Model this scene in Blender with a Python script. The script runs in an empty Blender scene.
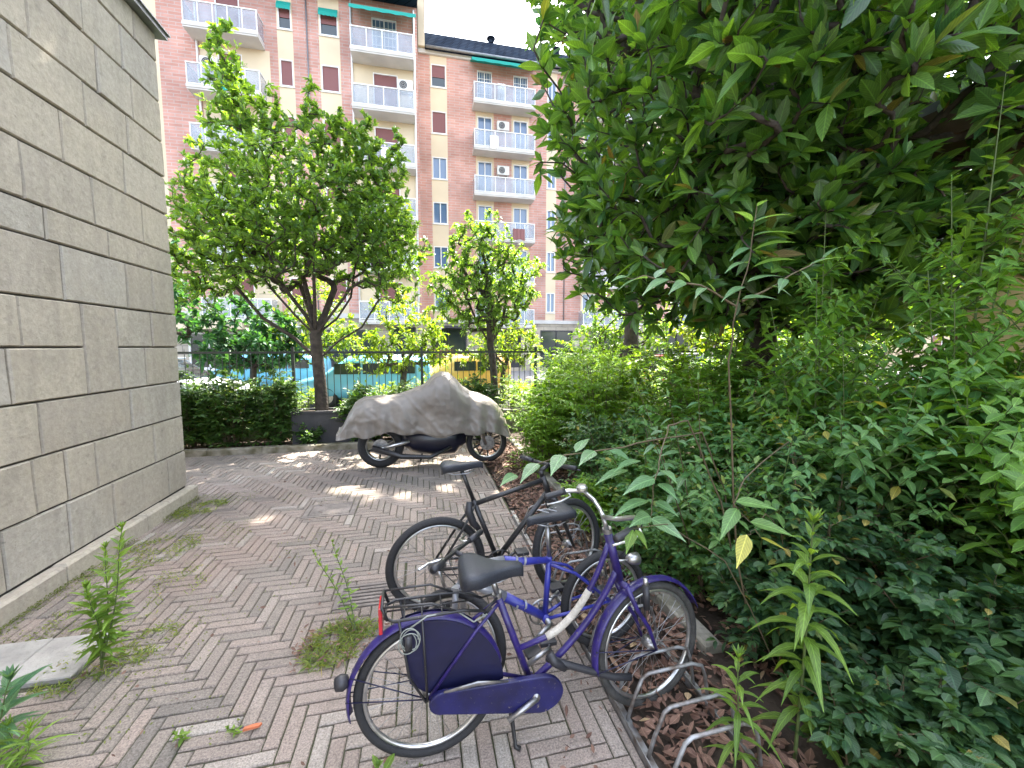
import bpy, bmesh, math, random
import numpy as np
from mathutils import Vector, Matrix, noise
random.seed(7); rng = np.random.default_rng(7)
R = math.radians; PI = math.pi
S = bpy.context.scene; COL = S.collection

# ------------------------------------------------------------------ helpers
def tag(o, label=None, cat=None, group=None, kind=None):
    if label: o['label'] = label
    if cat: o['category'] = cat
    if group: o['group'] = group
    if kind: o['kind'] = kind
    return o

def empty(name, loc=(0, 0, 0), rot=(0, 0, 0)):
    o = bpy.data.objects.new(name, None); COL.objects.link(o)
    o.empty_display_size = .1
    o.location = loc; o.rotation_euler = rot
    return o

def copy_tree(o, parent=None):
    c = o.copy(); COL.objects.link(c); c.parent = parent
    for ch in [x for x in bpy.data.objects if x.parent == o]:
        copy_tree(ch, c)
    return c

def np_obj(name, V, F4, mat, parent=None, rnd=None, smooth=False, F3=None, luv=None):
    """V (n,3); F4 (m,4) quads; F3 (k,3) triangles; rnd per vertex float"""
    me = bpy.data.meshes.new(name)
    V = np.asarray(V, dtype=np.float32)
    F4 = np.zeros((0, 4), int) if F4 is None else np.asarray(F4)
    F3 = np.zeros((0, 3), int) if F3 is None else np.asarray(F3)
    nl = F4.size + F3.size; nf = len(F4) + len(F3)
    me.vertices.add(len(V)); me.loops.add(nl); me.polygons.add(nf)
    me.vertices.foreach_set('co', V.ravel())
    me.loops.foreach_set('vertex_index', np.concatenate([F4.ravel(), F3.ravel()]).astype(np.int32))
    st = np.concatenate([np.arange(len(F4)) * 4, F4.size + np.arange(len(F3)) * 3]).astype(np.int32)
    me.polygons.foreach_set('loop_start', st)
    if smooth: me.polygons.foreach_set('use_smooth', np.ones(nf, dtype=bool))
    if rnd is not None:
        a = me.attributes.new('rnd', 'FLOAT', 'POINT'); a.data.foreach_set('value', np.asarray(rnd, dtype=np.float32))
    if luv is not None:
        for k_, nm in enumerate(('along', 'across')):
            a = me.attributes.new(nm, 'FLOAT', 'POINT'); a.data.foreach_set('value', np.ascontiguousarray(luv[:, k_], dtype=np.float32))
    me.update(calc_edges=True); me.validate()
    me.materials.append(mat)
    o = bpy.data.objects.new(name, me); COL.objects.link(o); o.parent = parent
    return o

class MB:
    def __init__(s, M=None): s.v = []; s.f = []; s.mi = []; s.sm = []; s.M = M; s.rv = []; s.cur = 0.
    def add(s, vs, fs, mi=0, sm=False):
        b = len(s.v)
        if s.M is not None: vs = [s.M @ Vector(v) for v in vs]
        s.v += [tuple(v) for v in vs]; s.rv += [s.cur] * len(vs)
        for f in fs:
            s.f.append(tuple(b + i for i in f)); s.mi.append(mi); s.sm.append(sm)
    def box(s, x0, x1, y0, y1, z0, z1, mi=0):
        s.add([(x0,y0,z0),(x1,y0,z0),(x1,y1,z0),(x0,y1,z0),(x0,y0,z1),(x1,y0,z1),(x1,y1,z1),(x0,y1,z1)],
              [(0,3,2,1),(4,5,6,7),(0,1,5,4),(1,2,6,5),(2,3,7,6),(3,0,4,7)], mi)
    def cbox(s, x0, x1, y0, y1, z0, z1, b, mi=0):
        """box with chamfered top edges"""
        s.add([(x0,y0,z0),(x1,y0,z0),(x1,y1,z0),(x0,y1,z0),(x0,y0,z1-b),(x1,y0,z1-b),(x1,y1,z1-b),(x0,y1,z1-b),
               (x0+b,y0+b,z1),(x1-b,y0+b,z1),(x1-b,y1-b,z1),(x0+b,y1-b,z1)],
              [(0,1,5,4),(1,2,6,5),(2,3,7,6),(3,0,4,7),(4,5,9,8),(5,6,10,9),(6,7,11,10),(7,4,8,11),(8,9,10,11)], mi)
    def tube(s, pts, r, n=8, mi=0, closed=False, cap=True, flat=1.0):
        pts = [Vector(p) for p in pts]; k = len(pts)
        rs = r if isinstance(r, (list, tuple)) else [r] * k
        vs = []; up = None
        for i, p in enumerate(pts):
            if closed: t = pts[(i + 1) % k] - pts[i - 1]
            elif i == 0: t = pts[1] - p
            elif i == k - 1: t = p - pts[i - 1]
            else: t = (pts[i + 1] - p).normalized() + (p - pts[i - 1]).normalized()
            if t.length < 1e-9: t = Vector((0, 0, 1))
            t.normalize()
            if up is None:
                up = Vector((0, 0, 1)) if abs(t.z) < .9 else Vector((1, 0, 0))
            u = (up - t * up.dot(t))
            if u.length < 1e-6: u = t.orthogonal()
            u.normalize(); w = t.cross(u); up = u
            for j in range(n):
                a = 2 * PI * j / n
                vs.append(p + (u * math.cos(a) + w * math.sin(a) * flat) * rs[i])
        fs = []
        for i in range(k if closed else k - 1):
            a = i * n; b = ((i + 1) % k) * n
            for j in range(n): fs.append((a + j, a + (j + 1) % n, b + (j + 1) % n, b + j))
        if cap and not closed:
            fs.append(tuple(range(n))[::-1]); fs.append(tuple((k - 1) * n + j for j in range(n)))
        s.add(vs, fs, mi, True)
    def ring(s, c, axis, rad, r, n=48, m=8, mi=0, flat=1.0):
        c = Vector(c); ax = Vector(axis).normalized(); u = ax.orthogonal().normalized(); w = ax.cross(u)
        vs = []; fs = []
        for i in range(n):
            a = 2 * PI * i / n; d = u * math.cos(a) + w * math.sin(a)
            for j in range(m):
                b = 2 * PI * j / m
                vs.append(c + d * (rad + r * math.cos(b)) + ax * r * math.sin(b) * flat)
        for i in range(n):
            for j in range(m):
                fs.append((i*m+j, ((i+1)%n)*m+j, ((i+1)%n)*m+(j+1)%m, i*m+(j+1)%m))
        s.add(vs, fs, mi, True)
    def disc(s, c, axis, r, th, n=24, mi=0, r2=None):
        c = Vector(c); ax = Vector(axis).normalized()
        s.tube([c - ax * th / 2, c + ax * th / 2], [r, r if r2 is None else r2], n, mi)
        for q in range(n): s.sm[-1 - q] = False
    def prism(s, outline, axis, a, b, mi=0):
        """outline: 2D pts in the plane normal to axis ('y': (x,z), 'x': (y,z), 'z': (x,y))"""
        def P(p, d):
            return {'y': (p[0], d, p[1]), 'x': (d, p[0], p[1]), 'z': (p[0], p[1], d)}[axis]
        n = len(outline)
        s.add([P(p, a) for p in outline] + [P(p, b) for p in outline],
              [tuple(range(n))[::-1], tuple(range(n, 2 * n))] + [(i, (i+1) % n, n + (i+1) % n, n + i) for i in range(n)], mi)
    def loft(s, rings, mi=0, sm=True, cap=True):
        n = len(rings[0]); vs = [p for r in rings for p in r]; fs = []
        for i in range(len(rings) - 1):
            for j in range(n): fs.append((i*n+j, i*n+(j+1)%n, (i+1)*n+(j+1)%n, (i+1)*n+j))
        if cap: fs.append(tuple(range(n))[::-1]); fs.append(tuple((len(rings)-1)*n+j for j in range(n)))
        s.add(vs, fs, mi, sm)
    def build(s, name, mats, parent=None, bevel=0, seg=2, fix=True):
        me = bpy.data.meshes.new(name)
        me.from_pydata(s.v, [], s.f)
        if not isinstance(mats, (list, tuple)): mats = [mats]
        for m in mats: me.materials.append(m)
        me.polygons.foreach_set('material_index', s.mi)
        me.polygons.foreach_set('use_smooth', s.sm)
        if any(s.rv):
            a = me.attributes.new('rnd', 'FLOAT', 'POINT'); a.data.foreach_set('value', s.rv)
        me.update()
        if fix:
            bm = bmesh.new(); bm.from_mesh(me); bmesh.ops.recalc_face_normals(bm, faces=bm.faces); bm.to_mesh(me); bm.free()
        o = bpy.data.objects.new(name, me); COL.objects.link(o); o.parent = parent
        if bevel:
            m = o.modifiers.new('b', 'BEVEL'); m.width = bevel; m.segments = seg; m.limit_method = 'ANGLE'; m.angle_limit = R(35)
        return o

# ------------------------------------------------------------------ materials
def mat(name, col, rough=.6, metal=0., spec=.5, bump=0, bscale=30, var=0, vscale=4, coat=0, alpha=1, trans=0, dirt=None, detail=6):
    m = bpy.data.materials.new(name); m.use_nodes = True; nt = m.node_tree; N = nt.nodes; L = nt.links
    b = N['Principled BSDF']
    b.inputs['Base Color'].default_value = (*col, 1); b.inputs['Roughness'].default_value = rough
    b.inputs['Metallic'].default_value = metal; b.inputs['Specular IOR Level'].default_value = spec
    b.inputs['Coat Weight'].default_value = coat; b.inputs['Alpha'].default_value = alpha
    b.inputs['Transmission Weight'].default_value = trans
    tc = N.new('ShaderNodeTexCoord')
    if var:
        n = N.new('ShaderNodeTexNoise'); n.inputs['Scale'].default_value = vscale; n.inputs['Detail'].default_value = detail
        L.new(tc.outputs['Object'], n.inputs['Vector'])
        mx = N.new('ShaderNodeMix'); mx.data_type = 'RGBA'
        d = dirt if dirt else tuple(c * (1 - var) for c in col)
        mx.inputs['A'].default_value = (*d, 1); mx.inputs['B'].default_value = (*[min(1, c * (1 + var * .5)) for c in col], 1)
        rp = N.new('ShaderNodeValToRGB'); rp.color_ramp.elements[0].position = .32; rp.color_ramp.elements[1].position = .68
        L.new(n.outputs['Fac'], rp.inputs['Fac']); L.new(rp.outputs['Color'], mx.inputs['Factor']); L.new(mx.outputs['Result'], b.inputs['Base Color'])
    if bump:
        n2 = N.new('ShaderNodeTexNoise'); n2.inputs['Scale'].default_value = bscale; n2.inputs['Detail'].default_value = 8
        L.new(tc.outputs['Object'], n2.inputs['Vector'])
        bp = N.new('ShaderNodeBump'); bp.inputs['Strength'].default_value = bump; bp.inputs['Distance'].default_value = .02
        L.new(n2.outputs['Fac'], bp.inputs['Height']); L.new(bp.outputs['Normal'], b.inputs['Normal'])
    return m

def leafmat(name, c0, c1, trans=.35, rough=.4, spec=.5, c2=None, tcol=None):
    """c0..c1 (c2 rare, old leaves) by per-leaf random attribute; a translucent share lets light through"""
    m = bpy.data.materials.new(name); m.use_nodes = True; nt = m.node_tree; N = nt.nodes; L = nt.links
    b = N['Principled BSDF']; out = N['Material Output']
    at = N.new('ShaderNodeAttribute'); at.attribute_name = 'rnd'
    rp = N.new('ShaderNodeValToRGB'); e = rp.color_ramp.elements
    e[0].position = 0; e[0].color = (*c0, 1); e[1].position = .965 if c2 else 1; e[1].color = (*c1, 1)
    if c2: q = e.new(.995); q.color = (*c2, 1)
    L.new(at.outputs['Fac'], rp.inputs['Fac'])
    # midrib and side veins: a pattern of the leaf itself, in its own along / across coordinates
    def math_(op, a, b_=None, c=None):
        q = N.new('ShaderNodeMath'); q.operation = op
        for i_, v in enumerate((a, b_, c)):
            if v is None: continue
            if isinstance(v, (int, float)): q.inputs[i_].default_value = v
            else: L.new(v, q.inputs[i_])
        return q.outputs[0]
    a1 = N.new('ShaderNodeAttribute'); a1.attribute_name = 'along'; a2 = N.new('ShaderNodeAttribute'); a2.attribute_name = 'across'
    ab = math_('ABSOLUTE', a2.outputs['Fac'])
    rib = math_('LESS_THAN', ab, .035)
    vv = math_('MAXIMUM', rib, math_('MULTIPLY', math_('SUBTRACT', 1., math_('POWER', math_('ABSOLUTE', math_('SINE', math_('MULTIPLY', math_('SUBTRACT', a1.outputs['Fac'], math_('MULTIPLY', ab, .55)), 30.))), .35)), .8))
    fc = math_('ADD', 1., math_('MULTIPLY', vv, .75))
    nz = N.new('ShaderNodeTexNoise'); nz.inputs['Scale'].default_value = 45; nz.inputs['Detail'].default_value = 4; g_ = N.new('ShaderNodeNewGeometry'); L.new(g_.outputs['Position'], nz.inputs['Vector'])
    fc = math_('MULTIPLY', fc, math_('ADD', .72, math_('MULTIPLY', nz.outputs['Fac'], .56)))
    vs_ = N.new('ShaderNodeVectorMath'); vs_.operation = 'SCALE'; L.new(rp.outputs['Color'], vs_.inputs[0]); L.new(fc, vs_.inputs['Scale'])
    L.new(vs_.outputs[0], b.inputs['Base Color'])
    bpn = N.new('ShaderNodeBump'); bpn.inputs['Strength'].default_value = .35; bpn.inputs['Distance'].default_value = .004; bpn.invert = True; L.new(vv, bpn.inputs['Height']); L.new(bpn.outputs['Normal'], b.inputs['Normal'])
    b.inputs['Roughness'].default_value = rough; b.inputs['Specular IOR Level'].default_value = spec
    t = N.new('ShaderNodeBsdfTranslucent')
    hs = N.new('ShaderNodeMix'); hs.data_type = 'RGBA'; hs.blend_type = 'MULTIPLY'; hs.inputs['Factor'].default_value = 1
    hs.inputs['B'].default_value = (*(tcol or (2.6, 2.3, .5)), 1)
    L.new(vs_.outputs[0], hs.inputs['A']); L.new(hs.outputs['Result'], t.inputs['Color'])
    mx = N.new('ShaderNodeMixShader'); mx.inputs['Fac'].default_value = trans
    L.new(b.outputs['BSDF'], mx.inputs[1]); L.new(t.outputs['BSDF'], mx.inputs[2]); L.new(mx.outputs['Shader'], out.inputs['Surface'])
    return m

def islmat(name, ramp, rough=.85, bump=.4, bscale=60, spec=.3, speck=.25, stain=None):
    """colour per mesh island (each paver, each stone) + speckle + broad stains"""
    m = bpy.data.materials.new(name); m.use_nodes = True; nt = m.node_tree; N = nt.nodes; L = nt.links
    b = N['Principled BSDF']; b.inputs['Roughness'].default_value = rough; b.inputs['Specular IOR Level'].default_value = spec
    at = N.new('ShaderNodeAttribute'); at.attribute_name = 'rnd'
    tc = N.new('ShaderNodeTexCoord')
    rp = N.new('ShaderNodeValToRGB'); e = rp.color_ramp.elements
    e[0].position = ramp[0][0]; e[0].color = (*ramp[0][1], 1); e[1].position = ramp[-1][0]; e[1].color = (*ramp[-1][1], 1)
    for p, c in ramp[1:-1]: q = e.new(p); q.color = (*c, 1)
    L.new(at.outputs['Fac'], rp.inputs['Fac'])
    n = N.new('ShaderNodeTexNoise'); n.inputs['Scale'].default_value = bscale * 2; n.inputs['Detail'].default_value = 8; n.inputs['Roughness'].default_value = .75
    L.new(tc.outputs['Object'], n.inputs['Vector'])
    mr = N.new('ShaderNodeMapRange'); mr.inputs['From Min'].default_value = .3; mr.inputs['From Max'].default_value = .7
    mr.inputs['To Min'].default_value = 1 - speck; mr.inputs['To Max'].default_value = 1 + speck
    L.new(n.outputs['Fac'], mr.inputs['Value'])
    vm = N.new('ShaderNodeVectorMath'); vm.operation = 'SCALE'
    L.new(rp.outputs['Color'], vm.inputs[0]); L.new(mr.outputs['Result'], vm.inputs['Scale'])
    last = vm.outputs['Vector']
    for (sc, lo, hi, colr, amt) in (stain or []):
        n3 = N.new('ShaderNodeTexNoise'); n3.inputs['Scale'].default_value = sc; n3.inputs['Detail'].default_value = 7; n3.inputs['Roughness'].default_value = .65
        mp = N.new('ShaderNodeMapping'); mp.inputs['Location'].default_value = (sc * 3.1, sc * 1.7, 4)
        L.new(tc.outputs['Object'], mp.inputs['Vector']); L.new(mp.outputs['Vector'], n3.inputs['Vector'])
        m2 = N.new('ShaderNodeMapRange'); m2.inputs['From Min'].default_value = lo; m2.inputs['From Max'].default_value = hi
        m2.inputs['To Min'].default_value = 0; m2.inputs['To Max'].default_value = amt
        L.new(n3.outputs['Fac'], m2.inputs['Value'])
        mx = N.new('ShaderNodeMix'); mx.data_type = 'RGBA'; mx.inputs['B'].default_value = (*colr, 1)
        L.new(m2.outputs['Result'], mx.inputs['Factor']); L.new(last, mx.inputs['A']); last = mx.outputs['Result']
    L.new(last, b.inputs['Base Color'])
    n2 = N.new('ShaderNodeTexNoise'); n2.inputs['Scale'].default_value = bscale; n2.inputs['Detail'].default_value = 9; n2.inputs['Roughness'].default_value = .65
    L.new(tc.outputs['Object'], n2.inputs['Vector'])
    bp = N.new('ShaderNodeBump'); bp.inputs['Strength'].default_value = bump; bp.inputs['Distance'].default_value = .01
    L.new(n2.outputs['Fac'], bp.inputs['Height']); L.new(bp.outputs['Normal'], b.inputs['Normal'])
    return m

def brickmat(name, c1, c2, mortar, w, h, ax='x', ms=.008, bias=0):
    m = bpy.data.materials.new(name); m.use_nodes = True; nt = m.node_tree; N = nt.nodes; L = nt.links
    b = N['Principled BSDF']; b.inputs['Roughness'].default_value = .85; b.inputs['Specular IOR Level'].default_value = .2
    g = N.new('ShaderNodeNewGeometry'); sp = N.new('ShaderNodeSeparateXYZ'); cb = N.new('ShaderNodeCombineXYZ')
    L.new(g.outputs['Position'], sp.inputs[0])
    ad = N.new('ShaderNodeMath'); ad.operation = 'ADD'
    L.new(sp.outputs['X'], ad.inputs[0]); L.new(sp.outputs['Y'], ad.inputs[1])
    L.new(ad.outputs[0], cb.inputs['X']); L.new(sp.outputs['Z'], cb.inputs['Y'])
    br = N.new('ShaderNodeTexBrick'); br.inputs['Scale'].default_value = 1
    br.inputs['Brick Width'].default_value = w; br.inputs['Row Height'].default_value = h; br.inputs['Mortar Size'].default_value = ms
    br.inputs['Color1'].default_value = (*c1, 1); br.inputs['Color2'].default_value = (*c2, 1); br.inputs['Mortar'].default_value = (*mortar, 1)
    L.new(cb.outputs[0], br.inputs['Vector'])
    n = N.new('ShaderNodeTexNoise'); n.inputs['Scale'].default_value = .7; n.inputs['Detail'].default_value = 8
    L.new(g.outputs['Position'], n.inputs['Vector'])
    mr = N.new('ShaderNodeMapRange'); mr.inputs['To Min'].default_value = .78; mr.inputs['To Max'].default_value = 1.2
    mr.inputs['From Min'].default_value = .3; mr.inputs['From Max'].default_value = .7
    L.new(n.outputs['Fac'], mr.inputs['Value'])
    vm = N.new('ShaderNodeVectorMath'); vm.operation = 'SCALE'; L.new(br.outputs['Color'], vm.inputs[0]); L.new(mr.outputs['Result'], vm.inputs['Scale'])
    L.new(vm.outputs[0], b.inputs['Base Color'])
    bp = N.new('ShaderNodeBump'); bp.invert = True; bp.inputs['Strength'].default_value = .5; bp.inputs['Distance'].default_value = .01
    L.new(br.outputs['Fac'], bp.inputs['Height']); L.new(bp.outputs['Normal'], b.inputs['Normal'])
    return m

M = {}
M['bark'] = mat('bark', (.06, .047, .038), .9, bump=1, bscale=25, var=.5, vscale=12)
M['bark_pale'] = mat('bark_pale', (.16, .12, .08), .9, bump=1, bscale=18, var=.4, vscale=9)
M['stem'] = mat('stem', (.10, .14, .04), .6, var=.3, vscale=20)
M['twig'] = mat('twig', (.12, .09, .05), .8, var=.3, vscale=20)
M['ligustrum'] = leafmat('ligustrum', (.06, .14, .035), (.14, .235, .055), .42, .35)
M['magnolia'] = leafmat('magnolia', (.03, .09, .03), (.12, .23, .05), .38, .28, .6, c2=(.16, .11, .05))
M['tree_bg'] = leafmat('tree_bg', (.07, .14, .02), (.16, .24, .03), .42, .45)
M['tree_dark'] = leafmat('tree_dark', (.02, .085, .04), (.05, .14, .06), .3, .45)
M['hedge'] = leafmat('hedge', (.025, .07, .02), (.07, .14, .03), .3, .4)
M['nandina'] = leafmat('nandina', (.09, .19, .025), (.18, .30, .04), .42, .45)
M['privet'] = leafmat('privet', (.08, .18, .04), (.16, .29, .06), .42, .4)
M['locust'] = leafmat('locust', (.05, .14, .05), (.145, .26, .08), .34, .42, c2=(.3, .26, .06))
M['hackberry'] = leafmat('hackberry', (.09, .19, .09), (.15, .26, .13), .35, .3, .7)
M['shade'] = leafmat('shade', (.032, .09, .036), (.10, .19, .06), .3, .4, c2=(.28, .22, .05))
M['deep_shade'] = leafmat('deep_shade', (.018, .055, .026), (.065, .135, .045), .3, .4, c2=(.24, .19, .05))  # darker copy of the shrub leaves: shaded depth is put into the colour
M['weed'] = leafmat('weed', (.09, .17, .03), (.15, .25, .045), .4, .5)
M['weed_blue'] = leafmat('weed_blue', (.05, .13, .07), (.09, .18, .09), .35, .4)
M['yellow'] = leafmat('yellow', (.45, .4, .06), (.5, .47, .1), .35, .45, tcol=(1.3, 1.2, .5))
M['grass'] = leafmat('grass', (.09, .15, .03), (.2, .24, .05), .3, .6, c2=(.3, .22, .1))
M['litter'] = leafmat('litter', (.09, .045, .032), (.24, .14, .10), .1, .7, c2=(.42, .3, .17), tcol=(1, .9, .7))
M['moss'] = leafmat('moss', (.07, .10, .02), (.16, .18, .05), .2, .8)
# ------------------------------------------------------------------ foliage engine
def norm(a): return a / np.maximum(np.linalg.norm(a, axis=-1, keepdims=True), 1e-9)

TP = {  # template: s along, w across, lift ; quads/tris
 'simple': (np.array([(0,0,0),(.45,.5,.10),(.5,0,0),(.45,-.5,.10),(1,0,-.02)]), np.array([(0,2,1,0),(0,3,2,0),(1,2,4,1),(2,3,4,2)])),
}
def grid_leaf(widths, lift=.12):
    """leaf with a midrib and two halves, quads; first and last width are 0"""
    n = len(widths); vs = [(0, 0, 0)]; fs = []
    for i in range(1, n - 1):
        s = i / (n - 1); w = widths[i]
        vs += [(s, w, lift * w), (s, 0, 0), (s, -w, lift * w)]
    vs.append((1, 0, 0)); last = len(vs) - 1
    tri = [(0, 2, 1), (0, 3, 2)]; qd = []
    for i in range(n - 3):
        a = 1 + 3 * i; b = a + 3
        qd += [(a, a+1, b+1, b), (a+1, a+2, b+2, b+1)]
    a = last - 3; tri += [(a, a+1, last), (a+1, a+2, last)]
    return np.array(vs, float), np.array(qd, int).reshape(-1, 4), np.array(tri, int)
LT = {
 'simple': grid_leaf([0, .5, 0], .3),
 'oval': grid_leaf([0, .42, .42, 0], .3),
 'long': grid_leaf([0, .36, .5, .34, 0], .3),
 'lance': grid_leaf([0, .42, .5, .38, .2, 0], .25),
 'hack': grid_leaf([0, .40, .5, .47, .38, .24, .10, 0], .22),
 'round': grid_leaf([0, .38, .5, .44, 0], .25),
}
class Leaves:
    def __init__(s): s.P=[]; s.D=[]; s.N=[]; s.L=[]; s.W=[]; s.K=[]; s.Rn=[]
    def add(s, P, D, N, L, W, K, Rn=None):
        n = len(P); f = lambda a: np.broadcast_to(np.asarray(a, float), (n,)).copy()
        s.P.append(P); s.D.append(D); s.N.append(N); s.L.append(f(L)); s.W.append(f(W)); s.K.append(f(K))
        s.Rn.append(rng.random(n) if Rn is None else f(Rn))
    def build(s, name, tmpl, m, parent, smooth=True):
        P = np.concatenate(s.P); D = norm(np.concatenate(s.D)); N = np.concatenate(s.N)
        L = np.concatenate(s.L); W = np.concatenate(s.W); K = np.concatenate(s.K); Rn = np.concatenate(s.Rn)
        Sd = norm(np.cross(N, D)); N = norm(np.cross(D, Sd))
        T, Q, Tr = LT[tmpl]
        a = T[None, :, 0]
        V = (P[:, None, :] + D[:, None, :] * (a * L[:, None])[..., None] + Sd[:, None, :] * (T[None, :, 1] * W[:, None])[..., None]
             + N[:, None, :] * (T[None, :, 2] * W[:, None])[..., None])
        V[..., 2] -= K[:, None] * L[:, None] * a ** 2
        n = len(P); k = len(T); off = (np.arange(n) * k)[:, None, None]
        q = (Q[None] + off).reshape(-1, 4) if len(Q) else None
        t = (Tr[None] + off).reshape(-1, 3)
        return np_obj(name, V.reshape(-1, 3), q, m, parent, np.repeat(Rn, k), smooth, t, np.tile(T[:, :2], (n, 1)))

def leaf_normals(D, up=1.0, jit=.45):
    n = len(D); return norm(np.array([0, 0, up]) + rng.normal(0, jit, (n, 3)))

class Skel:
    def __init__(s, trunk, r0):
        """trunk: list of points; limbs can be added"""
        s.p = [np.array(q, float) for q in trunk]; s.par = [-1] + list(range(len(trunk) - 1)); s.tips = []; s.r0 = r0
        s.nt = len(trunk)
    def limb(s, i, pts):
        j = i
        for q in pts:
            s.p.append(np.array(q, float)); s.par.append(j); j = len(s.p) - 1
        return j
    def grow(s, targets, minfree=2, seg=.2, wob=.03, fwd=.45, upcost=.4):
        c = s.p[s.nt - 1]
        order = np.argsort(np.linalg.norm(targets - c, axis=1))
        cap = len(s.p) + len(targets) * 14
        A = np.zeros((cap, 3)); A[:len(s.p)] = np.array(s.p); n = len(s.p)
        for oi in order:
            t = targets[oi]
            B = A[:n]
            d = np.linalg.norm(B - t, axis=1) + upcost * np.maximum(0, B[:, 2] - t[2])
            d[:minfree] = 1e9
            i = int(np.argmin(d)); a = A[i]
            dist = np.linalg.norm(t - a)
            pr = s.par[i]; din = (a - A[pr]) if pr >= 0 else np.array([0, 0, 1.])
            din = din / max(np.linalg.norm(din), 1e-9)
            k = min(12, max(2, int(dist / seg) + 1)); ctrl = a + din * dist * fwd
            j = i
            for q in range(1, k + 1):
                u = q / k
                x = (1-u)**2 * a + 2*u*(1-u) * ctrl + u*u * t + rng.normal(0, wob * min(1, dist), 3) * (q < k)
                if n >= cap: break
                A[n] = x; s.p.append(x); s.par.append(j); j = n; n += 1
            s.tips.append(j)
    def finish(s, rtip=.004, expo=.5, rmax=None):
        n = len(s.p); cnt = np.zeros(n)
        for t in s.tips: cnt[t] += 1
        for i in range(n - 1, 0, -1):
            cnt[s.par[i]] += cnt[i] if cnt[i] else .2
        s.cnt = cnt
        r = rtip * np.maximum(cnt, 1) ** expo
        if rmax: r = np.minimum(r, rmax)
        s.r = r
    def mesh(s, name, m, parent, rmin_draw=0.0, flare=1.35):
        P = np.array(s.p); n = len(P)
        kids = [[] for _ in range(n)]
        for i in range(1, n): kids[s.par[i]].append(i)
        mb = MB(); start = [(0, None)]
        while start:
            i, pre = start.pop()
            pts = [] if pre is None else [P[pre]]; rs = [] if pre is None else [s.r[i]]
            j = i
            while True:
                pts.append(P[j]); rs.append(s.r[j])
                if not kids[j]: break
                ks = sorted(kids[j], key=lambda q: -s.cnt[q])
                for q in ks[1:]: start.append((q, j))
                j = ks[0]
            if pre is None: rs[0] *= flare
            if len(pts) < 2: continue
            rm = max(rs)
            if rm < rmin_draw: continue
            rs[-1] *= .5
            mb.tube([Vector(p) for p in pts], [float(x) for x in rs], 10 if rm > .05 else (6 if rm > .015 else 4), 0, cap=False)
        return mb.build(name, m, parent, fix=False)
    def leaves(s, nper, L, W, back=3, whorl=False, K=.3, spread=.9, up=.25, jit=.45, lv=.25, frac=1.0):
        lv_ = Leaves(); P=[]; D=[]; Ls=[]
        for t in s.tips:
            if rng.random() > frac: continue
            ch = [t]; j = t
            for _ in range(back):
                if s.par[j] < 0: break
                j = s.par[j]; ch.append(j)
            pts = [s.p[q] for q in ch]  # tip first
            tw = pts[0] - pts[1]; tw = tw / max(np.linalg.norm(tw), 1e-9)
            ox = np.cross(tw, [0, 0, 1.]); 
            if np.linalg.norm(ox) < .1: ox = np.array([1., 0, 0])
            ox /= np.linalg.norm(ox); oy = np.cross(tw, ox)
            ph = rng.random() * 6.28
            for q in range(nper):
                if whorl and q < nper * .65:
                    pos = pts[0] - tw * rng.random() * .05
                else:
                    u = rng.random() * (len(pts) - 1); a = int(u); pos = pts[a] * (1 - u + a) + pts[a + 1] * (u - a)
                an = ph + q * 2.4; rad = ox * math.cos(an) + oy * math.sin(an)
                sp = spread * (.6 + .6 * rng.random())
                d = tw * (1 - .5 * sp) + rad * sp + np.array([0, 0, up])
                P.append(pos); D.append(d)
        P = np.array(P); D = norm(np.array(D)); n = len(P)
        sz = 1 + rng.normal(0, lv, n).clip(-.5, .5)
        lv_.add(P, D, leaf_normals(D, 1, jit), L * sz, W * sz, K * (.4 + rng.random(n)))
        return lv_

def ell_targets(ells, n, shell=.25, zmin=-9):
    """ells: (cx,cy,cz,rx,ry,rz,weight)"""
    w = np.array([e[6] for e in ells]); w = w / w.sum(); out = []
    for e, k in zip(ells, (w * n).astype(int)):
        d = norm(rng.normal(0, 1, (k, 3))); r = rng.random((k, 1)) ** shell
        q = np.array(e[:3]) + d * r * np.array(e[3:6]); out.append(q)
    q = np.concatenate(out); return q[q[:, 2] > zmin]

def make_tree(name, label, cat, trunk, limbs, ells, n, nper, L, W, lmat, tmpl='oval', bark='bark', back=3, whorl=False, K=.3,
              rtip=.004, expo=.5, zmin=-9, group=None, shell=.25, spread=.9, up=.25, jit=.45, seg=.2, r0=None, rdraw=0, upcost=.4, skeleton_out=None, rmax=None):
    root = empty(name, tuple(trunk[0])); tag(root, label, cat, group)
    o = np.array(trunk[0], float)
    T = [np.array(t, float) - o for t in trunk]
    sk = Skel(T, r0)
    for (i, pts) in limbs: sk.limb(i, [np.array(p, float) - o for p in pts])
    tg = ell_targets(ells, n, shell, zmin) - o
    sk.grow(tg, minfree=max(1, len(trunk) - 2), seg=seg, upcost=upcost)
    sk.finish(rtip, expo, rmax)
    sk.mesh('trunk', M[bark], root, rdraw)
    sk.leaves(nper, L, W, back, whorl, K, spread, up, jit).build('crown', tmpl, M[lmat], root)
    return root

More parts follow.
